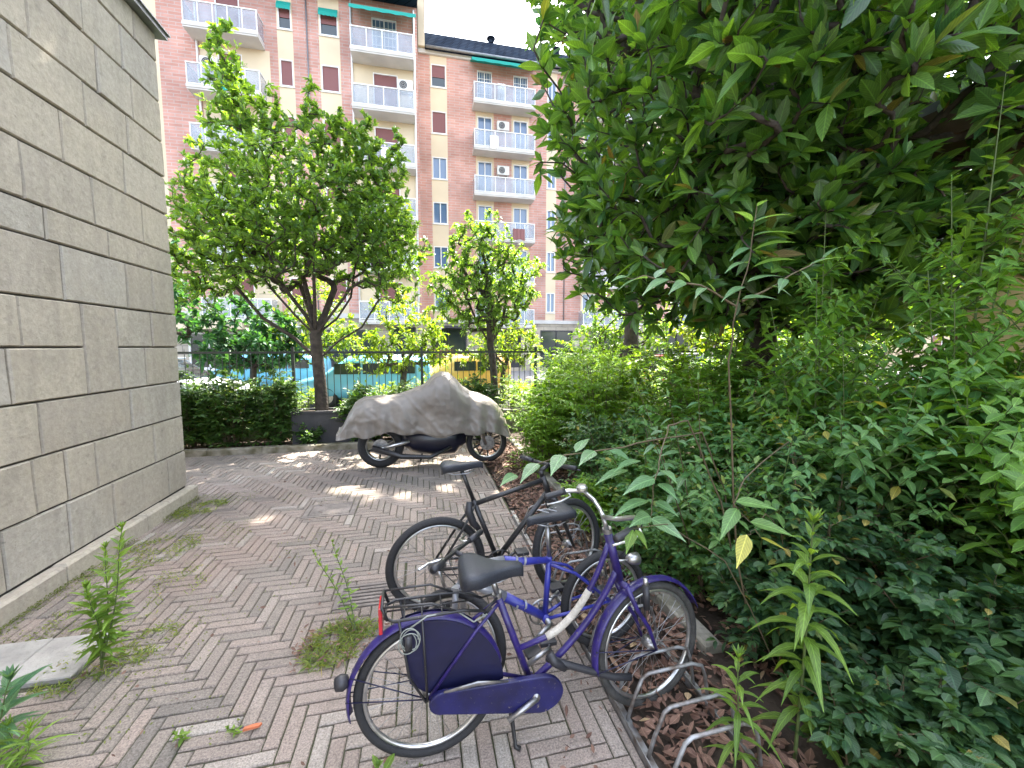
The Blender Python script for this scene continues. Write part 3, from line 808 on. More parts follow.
m = MB(); m.tube([(.6, RY - .42, 20.22), (34, RY - .42, 20.22)], .08, 8); m.build('gutter', M['zinc'], bld)
m = MB(); m.box(.16, .56, RY - .3, 33, 20.3, 23.2); m.box(-.5, .62, RY - .5, 34, 23.2, 23.5); m.build('parapet', M['cream'], bld)
for x in (4.9, 9.6, 13): 
    m = MB(); m.box(x, x + .35, 29.6, 30.0, 22.2, 22.75); m.disc((x + .17, 29.8, 22.8), (0, 0, 1), .3, .08, 16); m.build('chimney', M['slate'], bld)
# shop fronts
for (a, b, c, d), yy in [(s_, LY) for s_ in shopL] + [(s_, RY) for s_ in shopR]:
    f = MB(); t = .08
    f.box(a, a + t, yy - .02, yy + .12, c, d); f.box(b - t, b, yy - .02, yy + .12, c, d); f.box(a + t, b - t, yy - .02, yy + .12, d - t, d)
    n = max(1, int((b - a) / .9))
    for i in range(1, n): x = a + (b - a) * i / n; f.box(x - .03, x + .03, yy, yy + .1, c, d - t)
    f.box(a + t, b - t, yy, yy + .1, c, c + .35)
    sf = f.build('shop_front', M['white'] if (a + b) < -12 else M['metal_dark'], bld)
    p = MB(); p.box(a + t, b - t, yy + .06, yy + .07, c + .35, d - t); p.build('pane', M['glass_dark'], sf)
m = MB(); m.box(.5, 3.1, RY - 1.0, RY - .01, 2.95, 3.1); m.build('shop_canopy', M['metal_dark'], bld)
m = MB(); m.box(-12.4, -9.0, LY - 1.1, LY - .01, 2.65, 3.05); m.build('shop_canopy', M['cream'], bld)

# ------------------------------------------------------------------ yellow brick building on the right
yb = empty('yellow_brick_building', (5.0, 1.0, 0)); tag(yb, 'low yellow brick building half hidden behind the tall shoots at the right edge', 'building')
mb = MB(); mb.box(0, 6, -6, 1.9, 0, 3.3); mb.build('wall', M['yellow_brick'], yb)
mb = MB()
mb.box(-.95, 6.2, -6.2, 2.3, 3.62, 3.70)
mb.build('roof', M['zinc'], yb)
mb = MB()
for i in range(30): mb.box(-.93, -.002, -6 + i * .28, -6 + i * .28 + .22, 3.40, 3.43)
mb.box(-.96, -.93, -6.2, 2.3, 3.38, 3.62)
mb.build('eave_boards', M['wood_dark'], yb)
mb = MB(); mb.box(.002, 6, -6, 1.9, 3.3, 3.62); mb.build('wall_plate', M['yellow_brick'], yb)

hb = empty('cream_house', (37, 24, 0)); tag(hb, 'pale cream house beyond the trees at the far right of the street', 'house')
mb = MB(); mb.box(0, 32, 0, 10, .05, 13); mb.build('wall', M['cream_wall'], hb)
mb = MB(); mb.box(-.4, 32.4, -.5, 10.4, 13.0, 13.25); mb.build('roof', M['slate'], hb)
for z in (1.2, 4.3, 7.4, 10.4):
    for k in range(9):
        m = MB(); x = 1.2 + k * 3.4; m.box(x, x + 1.1, -.04, -.003, z, z + 1.5); w_ = m.build('window', M['white'], hb)
        m = MB(); m.box(x + .1, x + 1.0, -.06, -.042, z + .1, z + 1.4); m.build('shutter', M['shutter'], w_)
# ------------------------------------------------------------------ fence, vehicles
M['fence'] = mat('fence', (.035, .04, .038), .6, .3)
M['tyre'] = mat('tyre', (.022, .022, .024), .75, bump=.3, bscale=80)
M['tyre_worn'] = mat('tyre_worn', (.05, .048, .045), .85, bump=.4, bscale=60, var=.4, vscale=15)
M['alu'] = mat('alu', (.62, .62, .62), .3, .9, var=.25, vscale=20)
M['steel'] = mat('steel', (.42, .42, .43), .35, .9, var=.4, vscale=25)
M['galv'] = mat('galv', (.33, .34, .35), .55, .7, var=.45, vscale=18, dirt=(.16, .13, .11), bump=.2)
M['black_paint'] = mat('black_paint', (.018, .018, .02), .32, coat=.3, var=.4, vscale=15)
M['black_plastic'] = mat('black_plastic', (.03, .03, .035), .45)
M['saddle_black'] = mat('saddle_black', (.028, .032, .042), .42, bump=.25, bscale=200)
M['purple'] = mat('purple', (.022, .011, .13), .3, coat=.4, var=.45, vscale=18)
M['case_blue'] = mat('case_blue', (.009, .009, .085), .4, coat=.25, var=.5, vscale=9)
M['navy'] = mat('navy', (.006, .007, .04), .45, coat=.15, var=.3, vscale=10)
M['blue_paint'] = mat('blue_paint', (.03, .035, .30), .28, coat=.5, var=.2, vscale=12)
M['silver_paint'] = mat('silver_paint', (.42, .43, .47), .35, .5, coat=.3, var=.2, vscale=12)
M['tape'] = mat('tape', (.50, .46, .40), .7, bump=.5, bscale=90, var=.2, vscale=30)
M['red_lens'] = mat('red_lens', (.45, .02, .03), .2, spec=.7)
M['lens'] = mat('lens', (.6, .6, .58), .1, spec=.8)
M['moto_blue'] = mat('moto_blue', (.005, .006, .018), .35, coat=.2)
M['tarp'] = mat('tarp', (.25, .222, .195), .4, spec=.4, bump=.35, bscale=35, var=.25, vscale=2.5)
nt_ = M['tarp'].node_tree; tn = [q for q in nt_.nodes if q.type == 'TEX_NOISE'][-1]; tn.noise_type = 'RIDGED_MULTIFRACTAL'; tn.inputs['Scale'].default_value = 8; tn.inputs['Detail'].default_value = 3; bq = [q for q in nt_.nodes if q.type == 'BUMP'][0]; bq.inputs['Strength'].default_value = .25; bq.inputs['Distance'].default_value = .06
M['white_paint'] = mat('white_paint', (.75, .76, .78), .25, coat=.5)
M['lightblue'] = mat('lightblue', (.16, .50, .68), .3, coat=.4)
M['orange'] = mat('orange', (.85, .50, .10), .35, coat=.4)
M['red_paint'] = mat('red_paint', (.5, .03, .04), .3, coat=.5)
M['grey_paint'] = mat('grey_paint', (.35, .37, .4), .3, .3, coat=.5)
M['cable'] = mat('cable', (.26, .28, .25), .3, spec=.6)
M['planter'] = mat('planter', (.05, .05, .055), .8, bump=.3, var=.3)

for nm in ('purple', 'case_blue', 'blue_paint', 'black_paint'):
    nt = M[nm].node_tree; b_ = nt.nodes['Principled BSDF']; tc_ = nt.nodes['Texture Coordinate']
    n_ = nt.nodes.new('ShaderNodeTexNoise'); n_.inputs['Scale'].default_value = 55; n_.inputs['Detail'].default_value = 9; n_.inputs['Roughness'].default_value = .75
    nt.links.new(tc_.outputs['Object'], n_.inputs['Vector'])
    r_ = nt.nodes.new('ShaderNodeMapRange'); r_.inputs['From Min'].default_value = .60; r_.inputs['From Max'].default_value = .66; nt.links.new(n_.outputs['Fac'], r_.inputs['Value'])
    x_ = nt.nodes.new('ShaderNodeMix'); x_.data_type = 'RGBA'; x_.inputs['B'].default_value = (.16, .13, .12, 1)
    nt.links.new(b_.inputs['Base Color'].links[0].from_socket, x_.inputs['A']); nt.links.new(r_.outputs['Result'], x_.inputs['Factor']); nt.links.new(x_.outputs['Result'], b_.inputs['Base Color'])
    r2 = nt.nodes.new('ShaderNodeMapRange'); r2.inputs['To Min'].default_value = .28; r2.inputs['To Max'].default_value = .7; nt.links.new(n_.outputs['Fac'], r2.inputs['Value']); nt.links.new(r2.outputs['Result'], b_.inputs['Roughness'])

fn = empty('metal_fence', (0, 8.55, 0)); tag(fn, 'black metal railing fence along the far side of the hedge', 'fence')
X0, X1, st_ = -7.2, 12.0, 2.4
n = int((X1 - X0) / st_)
for i in range(n + 1):
    x = X0 + i * st_; m = MB(); m.box(x - .025, x + .025, -.025, .025, .02, 1.75); m.build('post', M['fence'], fn)
for i in range(n):
    x = X0 + i * st_; m = MB()
    m.box(x + .027, x + st_ - .027, -.012, .012, 1.62, 1.66); m.box(x + .027, x + st_ - .027, -.012, .012, .40, .43)
    k = 20
    for q in range(1, k):
        xx = x + st_ * q / k; m.tube([(xx, 0, .43), (xx, 0, 1.61)], .007, 5, cap=False); m.tube([(xx, 0, 1.662), (xx, 0, 1.72)], [.007, .002], 5)
    m.build('panel', M['fence'], fn)
m = MB(); m.box(-7.4, 12, 8.45, 8.70, -.05, .38); m.box(-7.4, 12, 8.42, 8.73, .38, .42)
tag(m.build('low_wall', M['kerb']), 'low stone wall under the black metal railing', 'wall')
bx = empty('planter_box', (-1.62, 7.92, 0)); tag(bx, 'dark rectangular planter box in the hedge below the tree trunk', 'planter')
m = MB(); m.box(-.62, .62, -.2, .2, .0, .58); m.build('box', M['planter'], bx, .01)
m = MB(); m.box(-.64, .64, -.22, -.17, .58, .62); m.box(-.64, .64, .17, .22, .58, .62); m.box(-.64, -.59, -.168, .168, .58, .62); m.box(.59, .64, -.168, .168, .58, .62); m.build('rim', M['planter'], bx)
m = MB(); m.box(-.58, .58, -.165, .165, .5, .585); m.build('soil', M['soil'], bx)

def rr_ring(x, hw, z0, z1, k=.18, n=16):
    """rounded-rectangle cross-section at x"""
    out = []; cz = (z0 + z1) / 2; hz = (z1 - z0) / 2
    for i in range(n):
        a = 2 * PI * (i + .5) / n; c, s_ = math.cos(a), math.sin(a); e = .35
        out.append((x, hw * math.copysign(abs(c) ** e, c), cz + hz * math.copysign(abs(s_) ** e, s_)))
    return out
def vehicle(name, label, cat, x, y, face, paint, body, glass, wheels, wr=.31, roofz=None, group=None):
    """body: (x, half width, z0, z1) rings; glass: same for the greenhouse; wheels: x positions"""
    root = empty(name, (x, y, -.05), (0, 0, 0 if face > 0 else PI)); tag(root, label, cat, group)
    m = MB(); m.loft([rr_ring(*b) for b in body]); m.build('body', paint, root)
    m = MB(); m.loft([rr_ring(*b) for b in glass]); m.build('windows', M['glass_dark'], root)
    if roofz:
        m = MB(); m.loft([rr_ring(a, w, roofz - .05, roofz) for a, w in roofz_list(glass)]); m.build('roof', paint, root)
    hw = max(b[1] for b in body)
    for wx in wheels:
        for sy in (-1, 1):
            m = MB(); yy = sy * (hw - .10); m.ring((wx, yy, wr), (0, 1, 0), wr - .07, .085, 28, 8)
            w = m.build('wheel', M['tyre'], root)
            m = MB(); m.disc((wx, yy + sy * .03, wr), (0, 1, 0), wr - .10, .06, 20); m.disc((wx, yy + sy * .07, wr), (0, 1, 0), .06, .04, 12); m.build('rim', M['alu'], w)
    xf = max(b[0] for b in body); xr = min(b[0] for b in body)
    for sy in (-1, 1):
        m = MB(); m.loft([rr_ring(xf - .16, .14, .58, .74), rr_ring(xf - .03, .12, .60, .72)]); o = m.build('headlight', M['lens'], root); o.location = (0, sy * (hw - .25), 0)
        m = MB(); m.loft([rr_ring(xr + .16, .10, .62, .82), rr_ring(xr + .01, .08, .64, .80)]); o = m.build('tail_light', M['red_lens'], root); o.location = (0, sy * (hw - .2), 0)
    # pillars
    ga = glass[1]; gb = glass[-2]
    for sy in (-1, 1):
        for t in (0.02, .5, .98):
            xx = ga[0] + (gb[0] - ga[0]) * t; w = ga[1] + (gb[1] - ga[1]) * t
            m = MB(); m.box(xx - .035, xx + .035, sy * (w + .004) - .012, sy * (w + .004) + .012, ga[2], min(ga[3], gb[3]) - .02)
            m.build('pillar', paint, root)
    return root
def roofz_list(g): 
    a, b = g[1], g[-2]; L_ = b[0] - a[0]
    return [(a[0] - .02, a[1] * .8), (a[0] + .1 * L_, a[1] * .96), (b[0] - .1 * L_, b[1] * .96), (b[0] + .02, b[1] * .8)]
def hatch(x, y, face, paint, label, s=1.0, group='cars parked along the street'):
    B = [(-1.98,.70,.35,.75),(-1.9,.80,.28,.92),(-1.3,.86,.22,.95),(0,.87,.2,.94),(1.0,.86,.22,.93),(1.7,.82,.25,.80),(1.98,.70,.32,.66)]
    G = [(-1.75,.62,.88,1.0),(-1.35,.70,.88,1.42),(-.4,.74,.88,1.48),(.35,.72,.88,1.42),(1.05,.66,.86,.98)]
    return vehicle('parked_car', label, 'car', x, y, face, paint, B, G, (-1.25, 1.22), roofz=1.50, group=group)
def van(x, y, face, paint, label, L_=4.6):
    h = .86
    B = [(-L_/2,.78,.4,1.5),(-L_/2+.1,.88,.3,1.72),(0,.9,.25,1.78),(L_/2-1.5,.9,.25,1.76),(L_/2-.75,.88,.25,1.12),(L_/2-.12,.84,.28,.95),(L_/2,.74,.35,.8)]
    B = [(a, b, c * h, d * h) for a, b, c, d in B]
    r = vehicle('parked_van', label, 'van', x, y, face, paint, B, [(L_/2-1.75,.70,1.0*h,1.6*h),(L_/2-1.6,.84,1.05*h,1.66*h),(L_/2-1.2,.80,1.02*h,1.45*h),(L_/2-.78,.7,1.02*h,1.12*h)], (-L_/2+.9, L_/2-.9), wr=.33)
    for x0 in np.arange(-L_/2 + .45, L_/2 - 1.8, .78):
        for sy in (-1, 1):
            m = MB(); m.prism([(x0, 1.16*h), (x0 + .72, 1.16*h), (x0 + .72, 1.52*h), (x0, 1.54*h)], 'y', sy * .888, sy * .915); m.build('side_window', M['glass_dark'], r)
    return r
van(-1.7, 13.6, -1, M['lightblue'], 'light blue van with a row of dark windows parked right of the tree trunk', 3.9)
van(-5.9, 17.6, -1, M['lightblue'], 'light blue van parked farther left behind the hedge', 4.4)
van(1.25, 14.6, -1, M['orange'], 'orange yellow van parked behind the covered motorcycle', 3.5)
hatch(-.35, 15.8, 1, M['white_paint'], 'white hatchback between the blue van and the orange van').location.x = .0
hatch(-7.2, 13.4, 1, M['white_paint'], 'white car glimpsed through the hedge beside the stone wall')
hatch(-9.6, 17.4, 1, M['grey_paint'], 'grey car whose roof shows beside the stone wall')
hatch(8.2, 13.3, 1, M['red_paint'], 'red car seen through the shrubs right of the magnolia trunk')
hatch(5.6, 13.5, -1, M['grey_paint'], 'silver blue car seen between the shrubs left of the red car')
hatch(11.5, 17.3, -1, M['white_paint'], 'white car on the far side of the road behind the shrubs')

# ------------------------------------------------------------------ covered motorcycle
mt = empty('covered_motorcycle', (-.60, 6.10, 0), (0, 0, R(-1))); tag(mt, 'motorcycle under a crumpled grey cover parked in front of the hedge', 'motorcycle')
def mwheel(x, r, tw, spokes):
    m = MB(); m.ring((x, 0, r), (0, 1, 0), r - tw, tw, 44, 10, flat=1.15); w = m.build('wheel', M['tyre'], mt)
    m = MB(); m.ring((x, 0, r), (0, 1, 0), r - tw * 1.75, tw * .328, 44, 8, flat=2.2); m.build('rim', M['alu'], w)
    m = MB()
    for k in range(spokes):
        a = 2 * PI * k / spokes + .3
        m.tube([(x + math.cos(a) * .04, 0, r + math.sin(a) * .04), (x + math.cos(a + .12) * (r - tw * 1.9), 0, r + math.sin(a + .12) * (r - tw * 1.9))], .014, 6)
    m.disc((x, 0, r), (0, 1, 0), .055, .14, 16); m.build('spokes', M['black_paint'], w)
    m = MB(); m.disc((x, -.075, r), (0, 1, 0), .11, .005, 30); m.disc((x, -.082, r), (0, 1, 0), .035, .02, 16); m.build('brake_disc', M['steel'], w)
mwheel(0.0, .325, .066, 6); mwheel(1.54, .31, .045, 10)
m = MB(); m.tube([(0, -.12, .30), (.12, -.13, .335), (.5, -.12, .42)], [.022, .028, .03], 8); m.tube([(0, .12, .30), (.5, .12, .40)], .025, 8); m.build('swingarm', M['alu'], mt)
m = MB(); m.tube([(1.52, -.09, .29), (1.33, -.10, .75)], .024, 8); m.tube([(1.52, .09, .29), (1.33, .10, .75)], .024, 8); m.build('fork', M['alu'], mt)
m = MB(); m.loft([[(x, w * math.cos(a), z + h * math.sin(a)) for a in [2*PI*i/14 for i in range(14)]] for x, w, z, h in ((.30,.10,.44,.12),(.45,.17,.40,.19),(.8,.19,.38,.24),(1.05,.18,.38,.23),(1.22,.1,.45,.14))]); m.build('engine', M['moto_blue'], mt)
m = MB(); m.tube([(1.0, -.17, .3), (.7, -.2, .17), (.3, -.2, .2), (-.1, -.2, .34)], [.025, .028, .04, .045], 10); m.build('exhaust', M['black_paint'], mt)
m = MB(); m.tube([(.6, .1, .25), (.55, .25, .0)], .014, 6); m.build('kickstand', M['black_paint'], mt)
m = MB(); m.loft([[(x, .09 * math.cos(a), z + .03 * math.sin(a)) for a in [2*PI*i/10 for i in range(10)]] for x, z in ((-.38,.52),(-.3,.57),(-.1,.63),(.2,.64))]); m.build('rear_mudguard', M['black_plastic'], mt)
# cover: rings along x from the left hem over the top to the right hem
prof = [(-.54,.60,.20),(-.50,.64,.24),(-.42,.80,.25),(-.33,.95,.23),(-.20,1.03,.24),(-.02,1.05,.25),(.15,1.05,.27),(.30,1.08,.28),(.45,1.11,.30),(.58,1.17,.34),(.68,1.25,.38),
        (.78,1.34,.42),(.88,1.38,.43),(.98,1.36,.42),(1.08,1.27,.38),(1.18,1.15,.34),(1.28,1.08,.30),(1.40,1.05,.27),(1.55,.99,.25),(1.70,.88,.23),(1.80,.72,.21),(1.87,.50,.18)]
hem = lambda x: .52 - .05 * max(0, x - 1.0) + .035 * math.sin(x * 5 + .5) + .02 * math.sin(x * 13) - .03 * (x > 1.2)
crz = []
_r = random.Random(11)
for k_ in range(60):
    side = _r.choice((-1, 1)); cx_, cz_ = _r.uniform(-.5, 1.8), _r.uniform(.45, 1.3)
    an = math.atan2(1.3 - cz_, .88 - cx_) + _r.gauss(0, .55) if _r.random() < .5 else _r.gauss(0, .45)
    crz.append((side, cx_, cz_, math.cos(an), math.sin(an), _r.uniform(.2, .7), _r.uniform(.03, .09), _r.choice((-1, 1, 1)) * _r.uniform(.004, .012)))
def crease(x, z, t):
    d = 0
    for sd, cx_, cz_, ca, sa, ln, wd, h_ in crz:
        if sd * t < -.1: continue
        ux, uz = x - cx_, z - cz_; al = ux * ca + uz * sa; ac_ = -ux * sa + uz * ca
        if abs(al) < ln and abs(ac_) < wd: d += h_ * (1 - abs(ac_) / wd) * (1 - (al / ln) ** 2)
    return d
P = []; xs_ = np.linspace(-.56, 1.87, 230)
px = [p[0] for p in prof]; pz = [p[1] for p in prof]; pw = [p[2] for p in prof]
V = []; nn = 111
for x in xs_:
    zt = float(np.interp(x, px, pz)); w = float(np.interp(x, px, pw)); zh = min(hem(x), zt - .03)
    for j in range(nn):
        t = j / (nn - 1) * 2 - 1; a = abs(t)
        if a < .32: yy = w * .42 * (a / .32); zz = zt - .035 * (a / .32) ** 2
        else:
            b = (a - .32) / .68; wl = min(w, .27); yy = w * .42 + (w * .9 - w * .42) * math.sin(min(1, b * 2.2) * PI / 2) + (wl - w * .9) * max(0, (b - .3) / .7); zz = zt - .035 - (zt - .035 - zh) * b ** 1.25
            yy += .03 * b * math.sin(x * 16 + 3 * math.sin(x * 4) + (1 if t > 0 else 0))
        p = Vector((x, math.copysign(yy, t), zz))
        f1 = noise.noise(Vector((x * 3.2 + zz * 2.5, t * 3, zz * 5))); f2 = noise.noise(Vector((x * 9 - zz * 5, t * 5, zz * 11 + 5))); f3 = abs(noise.noise(Vector((x * 4.5 + zz * 4, t * 2 + 9, zz * 2)))); f4 = abs(noise.noise(Vector((x * 7 - zz * 9, t * 3, zz * 9 + 3)))); f5 = abs(noise.noise(Vector((x * 14, t * 6, zz * 22 + x * 6))))
        d = crease(x, zz, t) + .022 * f1 + .045 * (.3 - min(.3, f3)) + .035 * (.10 - min(.10, f4)) + .05 * (.05 - min(.05, f5))
        nrm = Vector((0, math.copysign(min(1, a * 1.5), t), max(0, 1 - a * 1.4)))
        p += nrm * d
        V.append(tuple(p))
F = [(i*nn+j, i*nn+j+1, (i+1)*nn+j+1, (i+1)*nn+j) for i in range(len(xs_)-1) for j in range(nn-1)]
co = np_obj('cover', np.array(V), np.array(F), M['tarp'], mt, smooth=True)
sm = co.modifiers.new('s', 'SOLIDIFY'); sm.thickness = .004
def cov(x, t):
    i = int(round((x + .56) / 2.43 * 229)); j = int(round((t + 1) / 2 * (nn - 1))); return Vector(V[i * nn + j])
m = MB(); m.tube([cov(x, t) + Vector((0, -.004 if t < 0 else .004, .002)) for x, t in [(x_, -.33) for x_ in np.linspace(-.5, 1.8, 120)]], .0035, 5); m.build('seam', M['tarp'], co)
m = MB(); m.tube([cov(x, -1) for x in np.linspace(-.55, 1.86, 140)], .006, 5); m.tube([cov(x, 1) for x in np.linspace(-.55, 1.86, 140)], .006, 5); m.build('hem', M['tarp'], co)

# ------------------------------------------------------------------ bicycles
def bwheel(root, ax, r, tw=.019, tyre='tyre', name='wheel', M_=None, spokes=32, rimcol='alu', hubw=.045):
    x, z = ax
    m = MB(M_); m.ring((x, 0, z), (0, 1, 0), r - tw, tw, 64, 8); w = m.build(name, M[tyre], root)
    m = MB(M_); m.ring((x, 0, z), (0, 1, 0), r - 2 * tw - .006, .010, 64, 6, flat=1.15); m.build('rim', M[rimcol], w)
    m = MB(M_)
    for k in range(spokes):
        a = 2 * PI * k / spokes; b = a + (.45 if k % 4 < 2 else -.45); sy = 1 if k % 2 else -1
        m.tube([(x + math.cos(b) * .022, sy * .03, z + math.sin(b) * .022), (x + math.cos(a) * (r - 2*tw - .008), 0, z + math.sin(a) * (r - 2*tw - .008))], .0012, 3, cap=False)
    m.build('spokes', M['steel'], w)
    m = MB(M_); m.tube([(x, -hubw, z), (x, -.03, z), (x, -.029, z), (x, .029, z), (x, .03, z), (x, hubw, z)], [.008, .008, .026, .026, .008, .008], 14)
    m.build('hub', M['steel'], w)
    return w
def fender(root, ax, r, a0, a1, w, m_, M_=None, name='mudguard'):
    x, z = ax; n = 40; rings = []
    for i in range(n + 1):
        a = R(a0 + (a1 - a0) * i / n); c, s_ = math.cos(a), math.sin(a); ring = []
        for j in range(7):
            b = -1 + 2 * j / 6; rr = r - .014 * b * b; ring.append((x + c * rr, w * b, z + s_ * rr))
        for j in range(6, -1, -1):
            b = -1 + 2 * j / 6; rr = r - .0025 - .014 * b * b; ring.append((x + c * rr, w * .96 * b, z + s_ * rr))
        rings.append(ring)
    mb = MB(M_); mb.loft(rings); return mb.build(name, m_, root)
def saddle(root, c, tilt=0, L_=.27, w=.10, m_=None, back=.04, post=None, M_=None, sporty=False):
    """nose towards +x"""
    x, z = c; secs = []
    pr = [(-.5, .55, .0), (-.47, .85, .012), (-.38, 1, .022), (-.22, .95, .018), (-.05, .66, .006), (.12, .40, .0), (.3, .27, -.002), (.44, .22, -.006), (.495, .14, -.016), (.5, .04, -.022)]
    if sporty: pr = [(a, b * (.82 if a < -.1 else .8), c_ * .9) for a, b, c_ in pr]
    for u, ww, dz in pr:
        ring = []; hw = w * ww; th = (.024 + .018 * ww) * (.85 if sporty else 1.1)
        for i in range(16):
            a = 2 * PI * i / 16; cc, ss = math.cos(a), math.sin(a)
            zz = dz + (th * .45 * abs(ss) ** .7 if ss > 0 else -th * 1.5 * abs(ss) ** .8)
            ring.append((x + u * L_ + zz * math.sin(-tilt), hw * math.copysign(abs(cc) ** .7, cc), z + zz + u * L_ * math.sin(tilt)))
        secs.append(ring)
    mb = MB(M_); mb.loft(secs); s_ = mb.build('saddle', m_ or M['saddle_black'], root)
    mb = MB(M_)
    for sy in (-.022, .022): mb.tube([(x + .3 * L_, sy * .6, z - .04), (x + .1 * L_, sy, z - .055), (x - .2 * L_, sy, z - .055), (x - .36 * L_, sy * 1.5, z - .035)], .0035, 6)
    mb.build('rails', M['steel'], s_)
    return s_
def crank(root, bb, r, ang, m_, side=-1, chainring=.0, y0=.06, near=True):
    x, z = bb; mb = MB()
    if chainring:
        mb.ring((x, side * (y0 - .02), z), (0, 1, 0), chainring, .006, 40, 5); mb.disc((x, side * (y0 - .02), z), (0, 1, 0), chainring * .45, .006, 20)
        for k in range(5): a = k * 1.2566; mb.tube([(x, side * (y0 - .02), z), (x + math.cos(a) * chainring, side * (y0 - .02), z + math.sin(a) * chainring)], .006, 5)
    for sy, a in ((side, ang), (-side, ang + PI)):
        ex, ez = x + math.cos(a) * r, z + math.sin(a) * r
        mb.tube([(x, sy * y0, z), (ex, sy * (y0 + .012), ez)], [.013, .010], 8)
    mb.tube([(x, -y0, z), (x, y0, z)], .016, 10)
    c = mb.build('crankset', m_, root)
    for sy, a in ((side, ang), (-side, ang + PI)):
        ex, ez = x + math.cos(a) * r, z + math.sin(a) * r
        if not near and sy == side: continue
        p = MB(); y1 = sy * (y0 + .02); y2 = sy * (y0 + .105); lo, hi = min(y1, y2), max(y1, y2)
        p.box(ex - .042, ex + .042, lo + .012, hi, ez - .011, ez + .011); p.tube([(ex, lo, ez), (ex, hi, ez)], .007, 6)
        p.build('pedal', M['black_plastic'], c, .004)
    return c
def steerM(h0, h1, ang):
    a = Vector((h0[0] - h1[0], 0, h0[1] - h1[1])).normalized()
    T = Matrix.Translation(Vector((h0[0], 0, h0[1])))
    return T @ Matrix.Rotation(ang, 4, a) @ T.inverted()
def bez(P0, P1, P2, n=10):
    return [tuple((1-t)**2 * a + 2*t*(1-t) * b + t*t * c for a, b, c in zip(P0, P1, P2)) for t in [i / n for i in range(n + 1)]]

